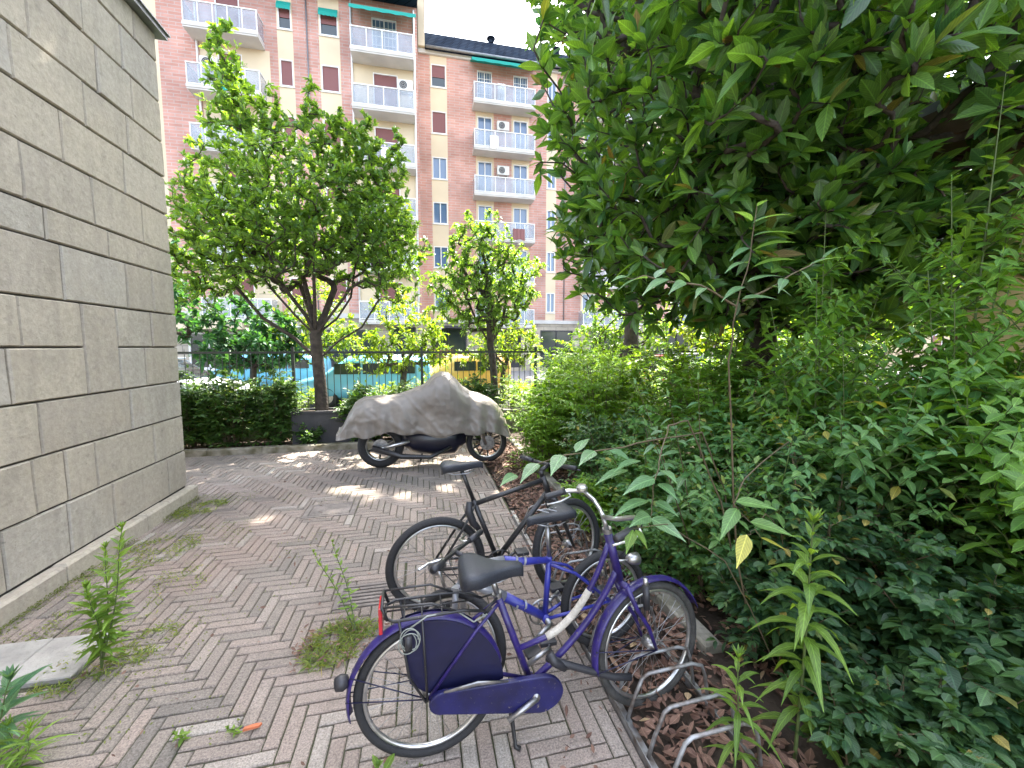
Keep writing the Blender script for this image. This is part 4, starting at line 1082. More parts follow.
# --- purple city bicycle
def purple_bike():
    root = empty('bicycle', (.0, 1.655, 0), (R(-1.5), 0, R(1.5)))
    tag(root, 'purple step-through city bicycle with rear rack and dark blue chain case, nearest the camera', 'bicycle')
    Rr = .302; ra = (0, .302); BB = (.455, .235); ST = (.305, .665); H0 = (.835, .875); H1 = (.885, .69); fa = (1.065, .302)
    bwheel(root, ra, Rr, .019, 'tyre')
    SM = steerM(H0, H1, R(9))
    bwheel(root, fa, Rr, .019, 'tyre_worn', 'wheel', SM)
    m = MB()
    m.tube([(BB[0], 0, BB[1]), (ST[0], 0, ST[1])], .0155, 12)
    m.tube([(H1[0] + .008, 0, H1[1] - .03), (H0[0] - .004, 0, H0[1] + .015)], .0205, 12)
    m.tube(bez((H0[0], 0, H0[1] - .035), (.72, 0, .50), (.53, 0, .435), 12) + [(.385, 0, .40)], .0125, 10)
    m.tube(bez((H1[0] - .005, 0, H1[1] + .02), (.76, 0, .44), (BB[0], 0, BB[1]), 12), .015, 10)
    for sy in (-1, 1):
        m.tube([(ra[0], sy * .058, ra[1]), (.28, sy * .045, .28), (BB[0], sy * .02, BB[1])], .009, 8)
        m.tube([(ra[0], sy * .058, ra[1]), (.2, sy * .042, .545), (ST[0], sy * .014, ST[1] - .03)], .0075, 8)
    m.tube([(BB[0], -.036, BB[1]), (BB[0], .036, BB[1])], .024, 12)
    m.build('frame', M['purple'], root)
    m = MB(); m.tube([p for p in bez((H0[0], 0, H0[1] - .035), (.72, 0, .50), (.53, 0, .435), 24) + [(.385, 0, .40)]][9:25], .0165, 10); m.build('grip_tape', M['tape'], root)
    m = MB(SM)
    crown = (H1[0] + .015, H1[1] - .05)
    for sy in (-1, 1): m.tube([(crown[0], sy * .045, crown[1]), (.955, sy * .05, .52), (1.02, sy * .05, .42), (fa[0], sy * .05, fa[1])], [.0125, .0115, .010, .008], 8)
    m.tube([(crown[0], -.05, crown[1]), (crown[0], .05, crown[1])], .016, 8)
    m.build('fork', M['purple'], root)
    fender(root, ra, .33, 12, 192, .03, M['purple']); fender(root, fa, .33, 22, 190, .028, M['purple'], SM)
    m = MB()
    for sy in (-1, 1):
        for a in (176, 158): m.tube([(0, sy * .062, ra[1]), (math.cos(R(a)) * .328, sy * .026, ra[1] + math.sin(R(a)) * .328)], .0028, 5)
    m.build('mudguard_stays', M['navy'], root)
    m = MB(SM)
    for sy in (-1, 1):
        for a in (188, 170): m.tube([(fa[0], sy * .058, fa[1]), (fa[0] + math.cos(R(a)) * .328, sy * .024, fa[1] + math.sin(R(a)) * .328)], .0028, 5)
    m.build('mudguard_stays', M['navy'], root)
    # skirt guards beside the rear wheel
    for sy in (-1, 1):
        pts = [(.11, .262)] + [(ra[0] + math.cos(R(a)) * .32, ra[1] + math.sin(R(a)) * .32) for a in range(2, 115, 6)] + [(-.075, .37), (-.02, .325)]
        m = MB(); m.prism(pts, 'y', sy * .040, sy * .043); m.build('skirt_guard', M['navy'], root)
    # chain case
    pts = []
    for a in range(-90, 91, 10): pts.append((.475 + .105 * math.cos(R(a)), .238 + .083 * math.sin(R(a))))
    for a in range(90, 271, 12): pts.append((.055 + .055 * math.cos(R(a)), .290 + .048 * math.sin(R(a))))
    m = MB(); m.prism(pts, 'y', -.088, -.062); m.build('chain_case', M['case_blue'], root, .006, 3)
    m = MB(); m.tube([(.06, -.09, .342), (.2, -.0905, .352), (.33, -.09, .335)], [.006, .012, .004], 6, flat=.3); m.build('case_trim', M['steel'], root)
    crank(root, BB, .145, R(205), M['steel'], -1, 0, .095, False)
    m = MB(); m.tube([(ST[0], 0, ST[1]), (.283, 0, .745)], .0125, 10); m.disc((ST[0] - .001, 0, ST[1] + .002), (-.25, 0, 1), .021, .02, 14); m.build('seat_post', M['steel'], root)
    saddle(root, (.28, .79), R(2), .28, .12)
    # handlebar
    m = MB(SM); top = (.808, .965)
    m.tube([(H0[0] - .006, 0, H0[1] + .02), (top[0], 0, top[1])], .011, 10); m.disc((H0[0] - .006, 0, H0[1] + .025), (-.25, 0, 1), .022, .022, 14)
    m.build('stem', M['steel'], root)
    hb = []
    for sy in (-1, 1):
        hb.append([(top[0], 0, top[1]), (top[0] + .03, sy * .06, top[1] + .005), (top[0] + .045, sy * .14, top[1] + .035), (top[0] + .035, sy * .22, top[1] + .06), (top[0] - .03, sy * .275, top[1] + .055), (top[0] - .14, sy * .295, top[1] + .035)])
    m = MB(SM)
    for h in hb: m.tube(h, .011, 10)
    b = m.build('handlebar', M['alu'], root)
    for h in hb:
        m = MB(SM); a_, c_ = Vector(h[-2]), Vector(h[-1]); m.tube([a_.lerp(c_, .1), a_.lerp(c_, .3), c_, c_ + (c_ - a_) * .12], [.014, .016, .0165, .015], 10); m.build('grip', M['black_plastic'], b)
        m = MB(SM); q = Vector(h[-2]); m.tube([q, q + Vector((.02, 0, -.03)), q + Vector((-.04, 0, -.052)), q + Vector((-.12, 0, -.055))], [.008, .007, .006, .005], 6); m.build('brake_lever', M['alu'], b)
    m = MB(SM); q = Vector(hb[1][3]); m.disc(q + Vector((-.01, 0, .028)), (0, 0, 1), .028, .012, 18, r2=.02); m.disc(q + Vector((-.01, 0, .015)), (0, 0, 1), .029, .014, 18); m.build('bell', M['alu'], b)
    m = MB(SM)
    for h in hb:
        q = Vector(h[-2]); m.tube(bez(tuple(q), (q.x + .17, q.y * .6, q.z - .02), (H0[0] + .04, q.y * .1, H0[1] - .1), 8), .0025, 5)
    m.build('cables', M['black_plastic'], b)
    m = MB(SM); m.tube([(.885, 0, .745), (.955, 0, .735)], .006, 6); m.tube([(.94, 0, .74), (.96, 0, .74), (1.0, 0, .735), (1.01, 0, .735)], [.016, .026, .029, .016], 16); m.build('headlight', M['steel'], root)
    m = MB(SM); m.tube([(.985, -.075, .64), (.99, -.075, .53)], .016, 12); m.build('dynamo', M['black_plastic'], root)
    m = MB(SM); m.tube([(.983, -.075, .675), (.985, -.075, .642)], [.010, .013], 12); m.build('dynamo_cap', M['alu'], root)
    # rack
    m = MB(); z = .665; rr_ = .0065
    m.tube([(.24, -.05, z - .03), (.14, -.07, z), (-.13, -.075, z), (-.165, -.045, z), (-.165, .045, z), (-.13, .075, z), (.14, .07, z), (.24, .05, z - .03)], rr_, 8)
    m.tube([(-.155, -.06, z), (-.175, -.062, z + .055), (-.175, .062, z + .055), (-.155, .06, z)], rr_, 8)
    m.tube([(-.17, -.062, z + .055), (.02, -.072, z + .05), (.12, -.07, z)], rr_ * .8, 6); m.tube([(-.17, .062, z + .055), (.02, .072, z + .05), (.12, .07, z)], rr_ * .8, 6)
    for x in (-.09, -.02, .06): m.tube([(x, -.074, z), (x, .074, z)], .004, 6)
    m.tube([(-.16, 0, z), (.2, 0, z - .005)], .004, 6)
    for sy in (-1, 1):
        m.tube([(-.11, sy * .078, z), (-.075, sy * .075, .42), (-.012, sy * .068, ra[1] - .005)], .0055, 6)
        m.tube([(-.02, sy * .078, z), (-.005, sy * .072, ra[1])], .005, 6)
        m.tube([(.24, sy * .05, z - .03), (.30, sy * .018, .665)], .005, 6)
    m.build('rear_rack', M['black_paint'], root)
    m = MB(); m.prism([(-.19, .60), (-.175, .60), (-.175, .71), (-.19, .71)], 'y', -.05, .05); m.build('reflector', M['red_lens'], root, .004)
    m = MB(); m.tube([(-.318, 0, .40), (-.34, 0, .395), (-.365, 0, .39)], [.022, .032, .026], 14); m.build('rear_lamp', M['black_plastic'], root)
    m = MB(); m.tube([(.33, .0, .24), (.355, -.04, .13), (.365, -.07, .012), (.385, -.08, .006)], [.011, .010, .010, .011], 8); m.build('kickstand', M['black_paint'], root)
    # coiled cable lock on the rack
    m = MB(); pts = []
    for i in range(90):
        a = i / 90 * 2 * PI * 3.2; rr2 = .036 + .010 * math.sin(i * .27); pts.append((-.075 + rr2 * math.cos(a), -.088 - .004 * math.sin(a * .5), .585 + rr2 * 1.15 * math.sin(a)))
    m.tube(pts, .0022, 6); m.tube([(-.075, -.085, .63), (.0, -.08, .67), (.12, -.06, .66), (.19, -.058, .60), (.25, -.05, .62)], .0035, 6); m.build('cable_lock', M['cable'], root)
    m = MB(); m.tube([(-.075, -.1, .61), (-.075, -.1, .555)], .014, 10); m.build('lock_body', M['black_plastic'], root)
    m = MB(); pts = [(.52, -.03, .36), (.60, -.05, .33), (.72, -.045, .27), (.84, -.05, .22), (.93, -.05, .20)]
    m.tube(pts, .016, 10); m.tube([(.53, -.04, .385), (.55, -.055, .35), (.60, -.05, .315)], .02, 10); m.build('chain_lock', M['black_plastic'], root)
    return root
purple_bike()

# --- small blue and silver mountain bicycle pointing to the left (its own +x is forward)
def blue_bike():
    root = empty('bicycle', (1.02, 2.10, 0), (R(2), 0, R(180 + 8)))
    tag(root, 'small blue and silver mountain bicycle facing left between the purple and the black bicycles', 'bicycle')
    Rr = .285; ra = (0, .285); BB = (.385, .26); ST = (.355, .60); SD = (.365, .835); H0 = (.835, .635); H1 = (.85, .55); fa = (.875, .262)
    bwheel(root, ra, Rr, .024, 'tyre'); SM = steerM(H0, H1, R(-38)); bwheel(root, fa, .262, .024, 'tyre', 'wheel', SM)
    m = MB()
    m.tube([BB3 for BB3 in ((BB[0], 0, BB[1]), (ST[0], 0, ST[1]))], .016, 12)
    m.tube([(ST[0], 0, ST[1] - .02), (.52, 0, .60), (.62, 0, .625)], [.017, .021, .024], 12)
    m.tube([(.62, 0, .43), (BB[0], 0, BB[1])], [.026, .022], 12)
    for sy in (-1, 1):
        m.tube([(0, sy * .06, .30), (.25, sy * .05, .285), (BB[0], sy * .02, BB[1])], .009, 8)
        m.tube([(0, sy * .06, .30), (.22, sy * .05, .50), (ST[0], sy * .016, ST[1] - .04)], .009, 8)
    m.tube([(BB[0], -.036, BB[1]), (BB[0], .036, BB[1])], .023, 12)
    m.build('frame', M['blue_paint'], root)
    m = MB(); m.tube([(.62, 0, .625), (.72, 0, .625), (H0[0], 0, H0[1] - .03)], [.0245, .024, .019], 12); m.tube([(.62, 0, .43), (H1[0] - .02, 0, H1[1] + .005)], [.0265, .024], 12)
    m.tube([(H1[0], 0, H1[1] - .015), (H0[0], 0, H0[1] + .01)], .023, 12); m.build('front_triangle', M['silver_paint'], root)
    for z_, (a_, b_) in enumerate((((.50, .60), (.585, .63)), ((.50, .355), (.58, .405)))):   # wavy painted bands
        for off in (.0, .05):
            m = MB(); m.tube([(a_[0] + off, 0, a_[1] + off * .25), (a_[0] + off + .012, 0, a_[1] + off * .3 + .003)], .0262 if z_ else .0235, 12, cap=False); m.build('decal', M['silver_paint'], root)
    m = MB(SM)
    for sy in (-1, 1): m.tube([(.855, sy * .055, .54), (.868, sy * .055, .40)], .016, 10); m.tube([(.868, sy * .055, .40), (fa[0], sy * .055, fa[1])], .013, 10)
    m.box(.835, .875, -.07, .07, .525, .55); m.build('suspension_fork', M['silver_paint'], root)
    m = MB(); m.tube([(ST[0], 0, ST[1]), (SD[0], 0, SD[1] - .06)], .0135, 10); m.build('seat_post', M['steel'], root)
    s_ = saddle(root, (.35, .835), R(-2), .27, .105, sporty=True)
    m = MB(); 
    for k in range(3): m.tube([(.27 + .05 * k, -.045 + .02 * k, .858), (.31 + .05 * k, -.01, .861), (.27 + .05 * k, .03, .858)], .003, 5)
    m.build('seat_pattern', M['silver_paint'], s_)
    m = MB(SM); q = (.82, .68); m.tube([(H0[0], 0, H0[1]), (q[0], 0, q[1])], .015, 10); m.tube([(q[0], 0, q[1]), (q[0] + .06, 0, q[1] + .02)], .014, 10); m.build('stem', M['black_plastic'], root)
    hx, hz = q[0] + .065, q[1] + .022
    m = MB(SM); m.tube([(hx - .03, -.29, hz + .02), (hx, -.1, hz), (hx, .1, hz), (hx - .03, .29, hz + .02)], .0115, 10); b = m.build('handlebar', M['black_paint'], root)
    for sy in (-1, 1):
        m = MB(SM); m.tube([(hx - .012, sy * .165, hz + .008), (hx - .03, sy * .29, hz + .02)], [.016, .0165], 12); m.build('grip', M['black_plastic'], b)
        m = MB(SM); m.tube([(hx - .01, sy * .14, hz + .008), (hx + .02, sy * .145, hz + .005), (hx + .055, sy * .18, hz), (hx + .055, sy * .27, hz + .005)], [.010, .008, .007, .006], 8); m.build('brake_lever', M['alu'], b)
    m = MB(SM)
    for sy in (-1, 1): m.tube(bez((hx, sy * .14, hz), (hx + .14, sy * .05, hz - .02), (.86, sy * .02, .54), 8), .0025, 5)
    m.build('cables', M['black_plastic'], b)
    crank(root, BB, .15, R(150), M['steel'], -1, .07, .07)
    m = MB(); 
    for zz in (.0, 1): m.tube([(0, -.045, .30 + (.04 if zz else -.04)), (BB[0], -.05, BB[1] + (.07 if zz else -.07))], .003, 5)
    m.build('chain', M['black_paint'], root)
    m = MB()
    for k in range(5): m.disc((0, -.035 - .004 * k, .30), (0, 1, 0), .045 - .005 * k, .002, 20)
    m.build('sprockets', M['steel'], root)
    return root
blue_bike()

# --- black mountain bicycle behind
def black_bike():
    root = empty('bicycle', (.07, 2.63, 0), (R(1.5), 0, R(5)))
    tag(root, 'black diamond-frame mountain bicycle standing behind the other two bicycles', 'bicycle')
    Rr = .325; ra = (0, .325); BB = (.41, .30); ST = (.245, .74); H0 = (.735, .855); H1 = (.785, .72); fa = (.945, .325)
    bwheel(root, ra, Rr, .026, 'tyre'); SM = steerM(H0, H1, R(20)); bwheel(root, fa, Rr, .026, 'tyre', 'wheel', SM)
    m = MB()
    m.tube([(BB[0], 0, BB[1]), (ST[0], 0, ST[1])], .017, 12); m.tube([(ST[0] + .01, 0, ST[1] - .03), (H0[0], 0, H0[1] - .03)], .0165, 12)
    m.tube([(BB[0], 0, BB[1]), (H1[0], 0, H1[1] + .03)], .019, 12); m.tube([(H1[0] + .006, 0, H1[1] - .015), (H0[0], 0, H0[1])], .021, 12)
    for sy in (-1, 1):
        m.tube([(0, sy * .065, ra[1]), (.25, sy * .055, .305), (BB[0], sy * .02, BB[1])], .0095, 8)
        m.tube([(0, sy * .065, ra[1]), (.17, sy * .055, .58), (ST[0] + .01, sy * .018, ST[1] - .03)], .0085, 8)
    m.tube([(BB[0], -.036, BB[1]), (BB[0], .036, BB[1])], .024, 12)
    m.build('frame', M['black_paint'], root)
    m = MB(SM)
    for sy in (-1, 1): m.tube([(.80, sy * .058, .685), (.86, sy * .06, .52), (fa[0], sy * .06, fa[1])], [.017, .015, .010], 8)
    m.tube([(.80, -.06, .685), (.80, .06, .685)], .017, 8); m.build('fork', M['black_paint'], root)
    m = MB(); m.tube([(ST[0], 0, ST[1]), (.165, 0, .955)], .0135, 10); m.build('seat_post', M['black_paint'], root)
    m = MB(); m.tube([(.213, -.03, .74), (.205, -.045, .68), (.235, -.05, .60), (.275, -.045, .55)], [.02, .026, .024, .018], 8); m.build('folded_lock', M['black_plastic'], root)
    saddle(root, (.17, .985), R(5), .275, .085, sporty=True)
    m = MB(SM); m.tube([(H0[0], 0, H0[1]), (.72, 0, .895)], .016, 10); m.tube([(.72, 0, .895), (.80, 0, .925)], .015, 10); m.build('stem', M['black_paint'], root)
    m = MB(SM); m.tube([(.775, -.29, .945), (.80, -.1, .925), (.80, .1, .925), (.775, .29, .945)], .012, 10); b = m.build('handlebar', M['black_paint'], root)
    for sy in (-1, 1):
        m = MB(SM); m.tube([(.788, sy * .17, .935), (.775, sy * .29, .945)], .0165, 12); m.build('grip', M['black_plastic'], b)
        m = MB(SM); m.tube([(.79, sy * .14, .93), (.84, sy * .16, .915), (.845, sy * .26, .915)], .006, 6); m.build('brake_lever', M['black_plastic'], b)
    crank(root, BB, .165, R(35), M['black_paint'], -1, .085, .07)
    m = MB()
    for zz in (.045, -.045): m.tube([(0, -.045, ra[1] + zz), (BB[0], -.05, BB[1] + zz * 1.9)], .0032, 5)
    m.build('chain', M['tyre'], root)
    m = MB()
    for k in range(7): m.disc((0, -.03 - .004 * k, ra[1]), (0, 1, 0), .06 - .005 * k, .002, 20)
    m.tube([(0, -.06, ra[1]), (.02, -.07, ra[1] - .06), (.04, -.06, ra[1] - .13)], [.012, .01, .012], 6); m.build('sprockets', M['steel'], root)
    return root
black_bike()

# ------------------------------------------------------------------ bicycle rack
rk = empty('bicycle_rack', (.90, 2.2, 0)); tag(rk, 'low galvanised ground rack with wheel hoops holding the bicycles', 'bicycle rack')
for x in (.0, .43):
    m = MB(); m.box(x - .015, x + .02, -1.7, 1.9, -.012, .022); m.box(x - .015, x - .010, -1.7, 1.9, .0222, .034); m.build('rail', M['galv'], rk)
for y in (-.92, -.78, -.60, -.49, -.15, -.04, .42, .53, .88, .99, 1.35, 1.46):
    m = MB(); hx = .0
    m.tube([(hx, y, .02), (hx + .03, y, .12), (hx + .07, y, .215), (hx + .10, y, .235), (hx + .33, y, .245), (hx + .385, y, .225), (hx + .405, y, .17), (hx + .43, y, .02)], .0085, 8); m.build('wheel_hoop', M['galv'], rk)
# ------------------------------------------------------------------ trees
Tm = make_tree('courtyard_tree', 'round-headed green tree on a dark forked trunk left of centre, behind the hedge', 'tree',
    [(-1.80, 8.0, 0), (-1.80, 8.0, .9), (-1.83, 7.98, 1.5), (-1.85, 7.97, 1.95)],
    [(3, [(-1.98, 7.9, 2.3), (-2.25, 7.7, 2.75), (-2.45, 7.5, 3.4), (-2.55, 7.5, 4.0)]), (3, [(-1.72, 8.1, 2.3), (-1.55, 8.2, 2.8), (-1.5, 8.2, 3.5), (-1.55, 8.1, 4.2)]),
     (3, [(-1.9, 8.0, 2.4), (-2.0, 8.0, 2.9), (-2.1, 7.9, 3.6), (-2.2, 8.0, 4.4)]), (2, [(-2.2, 8.0, 1.9), (-2.7, 8.0, 2.25), (-3.1, 8.0, 2.8)]), (3, [(-1.6, 7.85, 2.25), (-1.3, 7.7, 2.6), (-1.05, 7.6, 3.2)]),
     (3, [(-2.15, 7.9, 2.3), (-2.5, 7.85, 2.75), (-2.8, 7.8, 3.3)]), (3, [(-1.95, 8.2, 2.35), (-2.15, 8.35, 2.9), (-2.3, 8.4, 3.5)]),
     (3, [(-1.8, 7.8, 2.4), (-1.75, 7.6, 3.0), (-1.7, 7.5, 3.6)]), (3, [(-1.5, 8.05, 2.25), (-1.25, 8.1, 2.65), (-1.15, 8.15, 3.3)]),
     (2, [(-1.45, 7.9, 1.85), (-1.05, 7.9, 2.1), (-.75, 7.95, 2.6), (-.7, 8.0, 3.1)]), (3, [(-1.7, 8.4, 2.4), (-1.5, 8.8, 3.0)])],
    [(-2.0, 8.0, 4.0, 1.95, 1.7, 1.15, 10), (-2.7, 8.0, 3.6, 1.35, 1.4, .95, 4), (-.95, 8.0, 3.75, 1.05, 1.2, 1.0, 3.5), (-2.85, 8.0, 5.4, .62, .6, 1.0, 2.4), (-3.05, 8.0, 6.3, .26, .28, .85, .8), (-1.6, 8.0, 5.1, .7, .7, .65, 1.8),
     (-1.0, 8.0, 4.9, .5, .5, .75, 1.1), (-1.75, 8.0, 5.8, .2, .25, .55, .4), (-2.35, 8.0, 5.5, .25, .25, .6, .4), (-.85, 8.0, 5.4, .2, .25, .55, .35), (-1.35, 8.0, 5.5, .18, .2, .5, .3), (-.35, 8.0, 5.1, .18, .25, .55, .3), (-3.5, 8.0, 4.6, .3, .3, .7, .5), (-.55, 8.0, 4.7, .42, .5, .75, .8), (-3.5, 8.0, 3.3, .9, 1.2, 1.1, 2.5), (-.5, 8.0, 3.4, .75, 1.1, .95, 2)],
    3400, 14, .105, .04, 'ligustrum', 'oval', back=3, K=.3, rtip=.0026, expo=.455, shell=.45, jit=.5, up=.6, spread=.75, rmax=.12)
make_tree('slender_tree', 'smaller loose-leaved tree right of the main tree, in front of the brick facade', 'tree',
    [(1.6, 9.1, 0), (1.6, 9.1, .8), (1.55, 9.1, 1.5), (1.5, 9.1, 1.8)],
    [(3, [(1.2, 9.1, 2.3), (1.0, 9.1, 2.8)]), (3, [(1.8, 9.2, 2.3), (1.9, 9.2, 2.9)]), (3, [(1.45, 8.9, 2.5), (1.4, 8.8, 3.2)])],
    [(1.3, 9.1, 3.0, 1.2, 1.0, 1.0, 6), (1.35, 9.1, 4.0, .8, .7, .7, 2), (2.0, 9.1, 3.3, .85, .8, .8, 1.6)],
    700, 15, .11, .038, 'ligustrum', 'lance', back=2, K=.5, rtip=.0045, shell=.45, rmax=.08)
make_tree('magnolia_tree', 'large dark magnolia with glossy leaves filling the upper right', 'tree',
    [(3.55, 3.75, 0), (3.57, 3.75, .8), (3.52, 3.72, 1.6), (3.5, 3.7, 2.3), (3.5, 3.7, 3.2)],
    [(2, [(3.0, 3.6, 2.6), (2.5, 3.5, 3.2)]), (3, [(4.1, 3.5, 3.0), (4.8, 3.2, 3.8)]), (3, [(3.2, 3.0, 3.1), (2.9, 2.4, 3.7)]), (3, [(3.4, 4.5, 3.2), (3.3, 5.2, 4.0)]), (4, [(3.5, 3.7, 4.5), (3.6, 3.8, 6.0)])],
    [(3.4, 3.9, 4.6, 2.3, 2.5, 2.6, 11), (3.2, 4.1, 3.0, 1.8, 1.9, 1.05, 5), (4.6, 2.6, 4.4, 2.0, 1.9, 2.0, 5), (3.8, 4.2, 7.0, 2.2, 2.6, 2.0, 5), (2.5, 2.5, 4.0, 1.1, 1.0, 1.0, 2.4), (5.6, 4.6, 4.3, 1.9, 1.8, 2.4, 5), (4.2, 6.4, 5.4, 1.8, 1.8, 2.2, 3.5), (3.7, 3.2, 2.55, 1.5, 1.1, .75, 2.6), (4.0, 6.0, 8.6, 2.6, 2.9, 2.6, 9)],  # last ellipsoid: unseen upper crown, added to shade the left wall
    5600, 10, .175, .066, 'magnolia', 'long', bark='bark', back=2, whorl=True, K=.12, rtip=.006, expo=.42, shell=.28, spread=.85, up=.3, jit=.6, seg=.3, rmax=.155)
bgt = [((2.4, 12.3), 3.0, 1.2, 'tree_bg', 'yellow green tree behind the slender tree trunk', .09, .04),
       ((-2.9, 12.4), 3.6, 1.1, 'tree_bg', 'light green tree just left of the main trunk beyond the fence', .09, .04),
       ((7.6, 7.4), 3.6, 1.7, 'tree_bg', 'sunlit light tree right behind the magnolia trunk', .12, .055),
       ((11.5, 6.8), 5.6, 2.4, 'ligustrum', 'dense tree behind the yellow brick building corner', .12, .055),
       ((-6.3, 11.0), 4.6, 1.5, 'tree_dark', 'dark leafy tree behind the fence beside the stone wall', .10, .05),
       ((-4.2, 11.5), 3.0, 1.1, 'tree_dark', 'low bluish green tree behind the hedge left of the main trunk', .13, .06),
       ((-.5, 11.0), 3.1, 1.25, 'tree_bg', 'sunlit yellow green tree behind the main trunk and blue van', .09, .04),
       ((9.0, 11.2), 4.4, 1.6, 'tree_bg', 'sunlit yellow green tree glowing right of the magnolia trunk', .10, .05),
       ((5.6, 10.8), 3.6, 1.4, 'ligustrum', 'green tree behind the shrubs left of the magnolia trunk', .09, .04),
       ((13.0, 9.5), 5.0, 2.0, 'tree_bg', 'broad light green tree at the far right behind the magnolia', .12, .06)]
for (x, y), h, r, mt_, lab, L_, w_ in bgt:
    make_tree('street_tree', lab, 'tree', [(x, y, 0), (x, y, h * .2), (x + .05, y, h * .4)], [(2, [(x - r * .3, y, h * .55)]), (2, [(x + r * .3, y, h * .58)])],
        [(x, y, h * .68, r, r, h * .33, 5), (x - r * .5, y, h * .5, r * .7, r * .7, h * .2, 1.5), (x + r * .55, y, h * .55, r * .6, r * .6, h * .22, 1.5)],
        int(230 * r), 16, L_ * 1.3, w_ * 1.2, mt_, 'oval', back=2, rtip=.005, shell=.4, group='trees along the street', rmax=.09)

make_tree('added_shade_tree', 'tall tree added to shade the courtyard, crown out of view, trunk beyond the magnolia beside the fence', 'tree',  # added tree: unseen crown placed to shade the paving and left wall
    [(5.0, 9.2, 0), (5.0, 9.2, 2.5), (4.8, 9.2, 5.5), (4.2, 9.1, 8)], [(2, [(3.8, 9.0, 7.5), (2.6, 8.8, 9.2)]), (3, [(5.2, 9.6, 10), (5.6, 10, 11)])],
    [(2.5, 8.2, 11.7, 2.5, 2.2, 1.6, 9), (4.9, 9.6, 10.8, 2.2, 2.4, 2.4, 6), (-.1, 7.1, 11.9, 2.5, 2.2, 1.5, 7), (.4, 9.4, 12.9, 2.3, 1.9, 1.3, 6), (2.6, 10.3, 13.3, 2.0, 1.5, 1.1, 4), (3.0, 12.6, 15.8, 3.2, 2.2, 1.5, 9)], 2500, 12, .22, .15, 'tree_dark', 'round', back=2, rtip=.008, shell=.45, K=.3, seg=.5, rmax=.16)
# hedge plants behind the back kerb
hl = ['leftmost hedge bush beside the stone wall', 'second hedge bush from the stone wall', 'hedge bush midway between wall and tree trunk', 'hedge bush just left of the tree trunk',
      'hedge bush behind the tail of the covered motorcycle', 'hedge bush behind the middle of the covered motorcycle', 'hedge bush behind the front of the covered motorcycle', 'hedge bush right of the covered motorcycle']
hx = [-4.5, -3.85, -3.2, -2.55, -1.0, -.35, .35, 1.0]
for i, x in enumerate(hx):
    make_shrub('hedge_bush', hl[i], 'hedge', (x, 7.85 + .08 * (i % 2), 0), 1.42 if i < 4 else 1.2, .45, 26, 15, 8, .09, .045, 'hedge', 'oval', 'bushes of the back hedge', twl=.26, low=.04, lean=.9, hv=.35)

for i, (x, lab) in enumerate([(-3.6, 'light bush behind the fence near the stone wall'), (-2.6, 'light bush behind the fence left of the main trunk'), (-.9, 'light bush behind the fence right of the main trunk'), (.1, 'light bush behind the fence above the motorcycle cover'), (1.0, 'light bush behind the fence beside the slender tree'), (2.2, 'light bush behind the fence right of the slender tree')]):
    make_shrub('street_bush', lab, 'bush', (x, 9.15, 0), 1.12 + .1 * (i % 2), .5, 18, 10, 6, .085, .04, 'tree_bg', 'oval', 'bushes between fence and street', twl=.26, low=.05, lean=.9, hv=.35)
make_shrub('hedge_bush', 'small low bush in front of the dark planter box', 'hedge', (-1.95, 7.62, 0), .42, .22, 12, 9, 5, .07, .034, 'hedge', 'oval', 'bushes of the back hedge', twl=.35, low=.04, lean=.9, hv=.35)
# ------------------------------------------------------------------ shrubs of the planting bed
def sh(label, x, y, h, r, nst, ntw, npair, L, W, lm, tm='simple', **k):
    return make_shrub(k.pop('name', 'shrub'), label, k.pop('cat', 'shrub'), (x, y, 0), h, r, nst, ntw, npair, L, W, lm, tm, **k)
sh('bright green feathery shrub nearest the covered motorcycle', 2.0, 6.0, 1.75, .75, 32, 16, 10, 0.087, 0.033, 'nandina', 'lance', twl=.3, low=.05, hv=.4)
sh('bright green shrub behind the black bicycle handlebar', 2.35, 5.0, 1.75, .65, 32, 16, 10, 0.081, 0.033, 'nandina', 'lance', twl=.28, low=.05, hv=.4)
sh('tall light green shrub left of the magnolia trunk', 2.9, 6.6, 2.1, .8, 30, 15, 10, 0.091, 0.038, 'nandina', 'lance', twl=.28, low=.1)
sh('bright green shrub in front of the magnolia trunk', 3.3, 5.1, 1.8, .75, 27, 15, 10, 0.084, 0.036, 'nandina', 'lance', twl=.28, low=.05)
sh('light green shrub right of the magnolia trunk', 4.6, 5.6, 1.9, .8, 27, 14, 10, 0.098, 0.045, 'privet', 'oval', twl=.28, low=.05)
sh('low dark shrub directly behind the purple front wheel', 1.98, 2.45, .95, .42, 25, 16, 9, 0.061, 0.037, 'locust', 'oval', twl=.28, low=.03, hv=.4)
sh('dark small-leaved shrub behind the blue bicycle wheel', 2.05, 3.25, 1.15, .48, 27, 16, 9, 0.068, 0.040, 'locust', 'oval', twl=.26, low=.03, hv=.4)
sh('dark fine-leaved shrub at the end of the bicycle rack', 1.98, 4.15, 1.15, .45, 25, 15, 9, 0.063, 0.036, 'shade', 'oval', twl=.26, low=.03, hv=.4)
sh('dense dark shrub behind the tall weed with narrow leaves', 2.25, 1.85, 1.2, .5, 30, 17, 9, 0.061, 0.037, 'deep_shade', 'oval', twl=.26, low=.02, hv=.35)
sh('low dark shrub in the bottom right corner', 2.35, 1.15, .85, .45, 30, 16, 8, 0.072, 0.047, 'deep_shade', 'oval', twl=.28, low=.02, hv=.4)
sh('blue green shrub at the right edge halfway up', 3.15, 1.45, 1.75, .6, 32, 16, 9, 0.097, 0.054, 'locust', 'oval', twl=.26, low=.02, hv=.3)
sh('broad dark shrub in the middle of the planting bed', 2.85, 2.55, 1.65, .65, 32, 16, 9, 0.081, 0.047, 'locust', 'oval', twl=.26, low=.02, hv=.3)
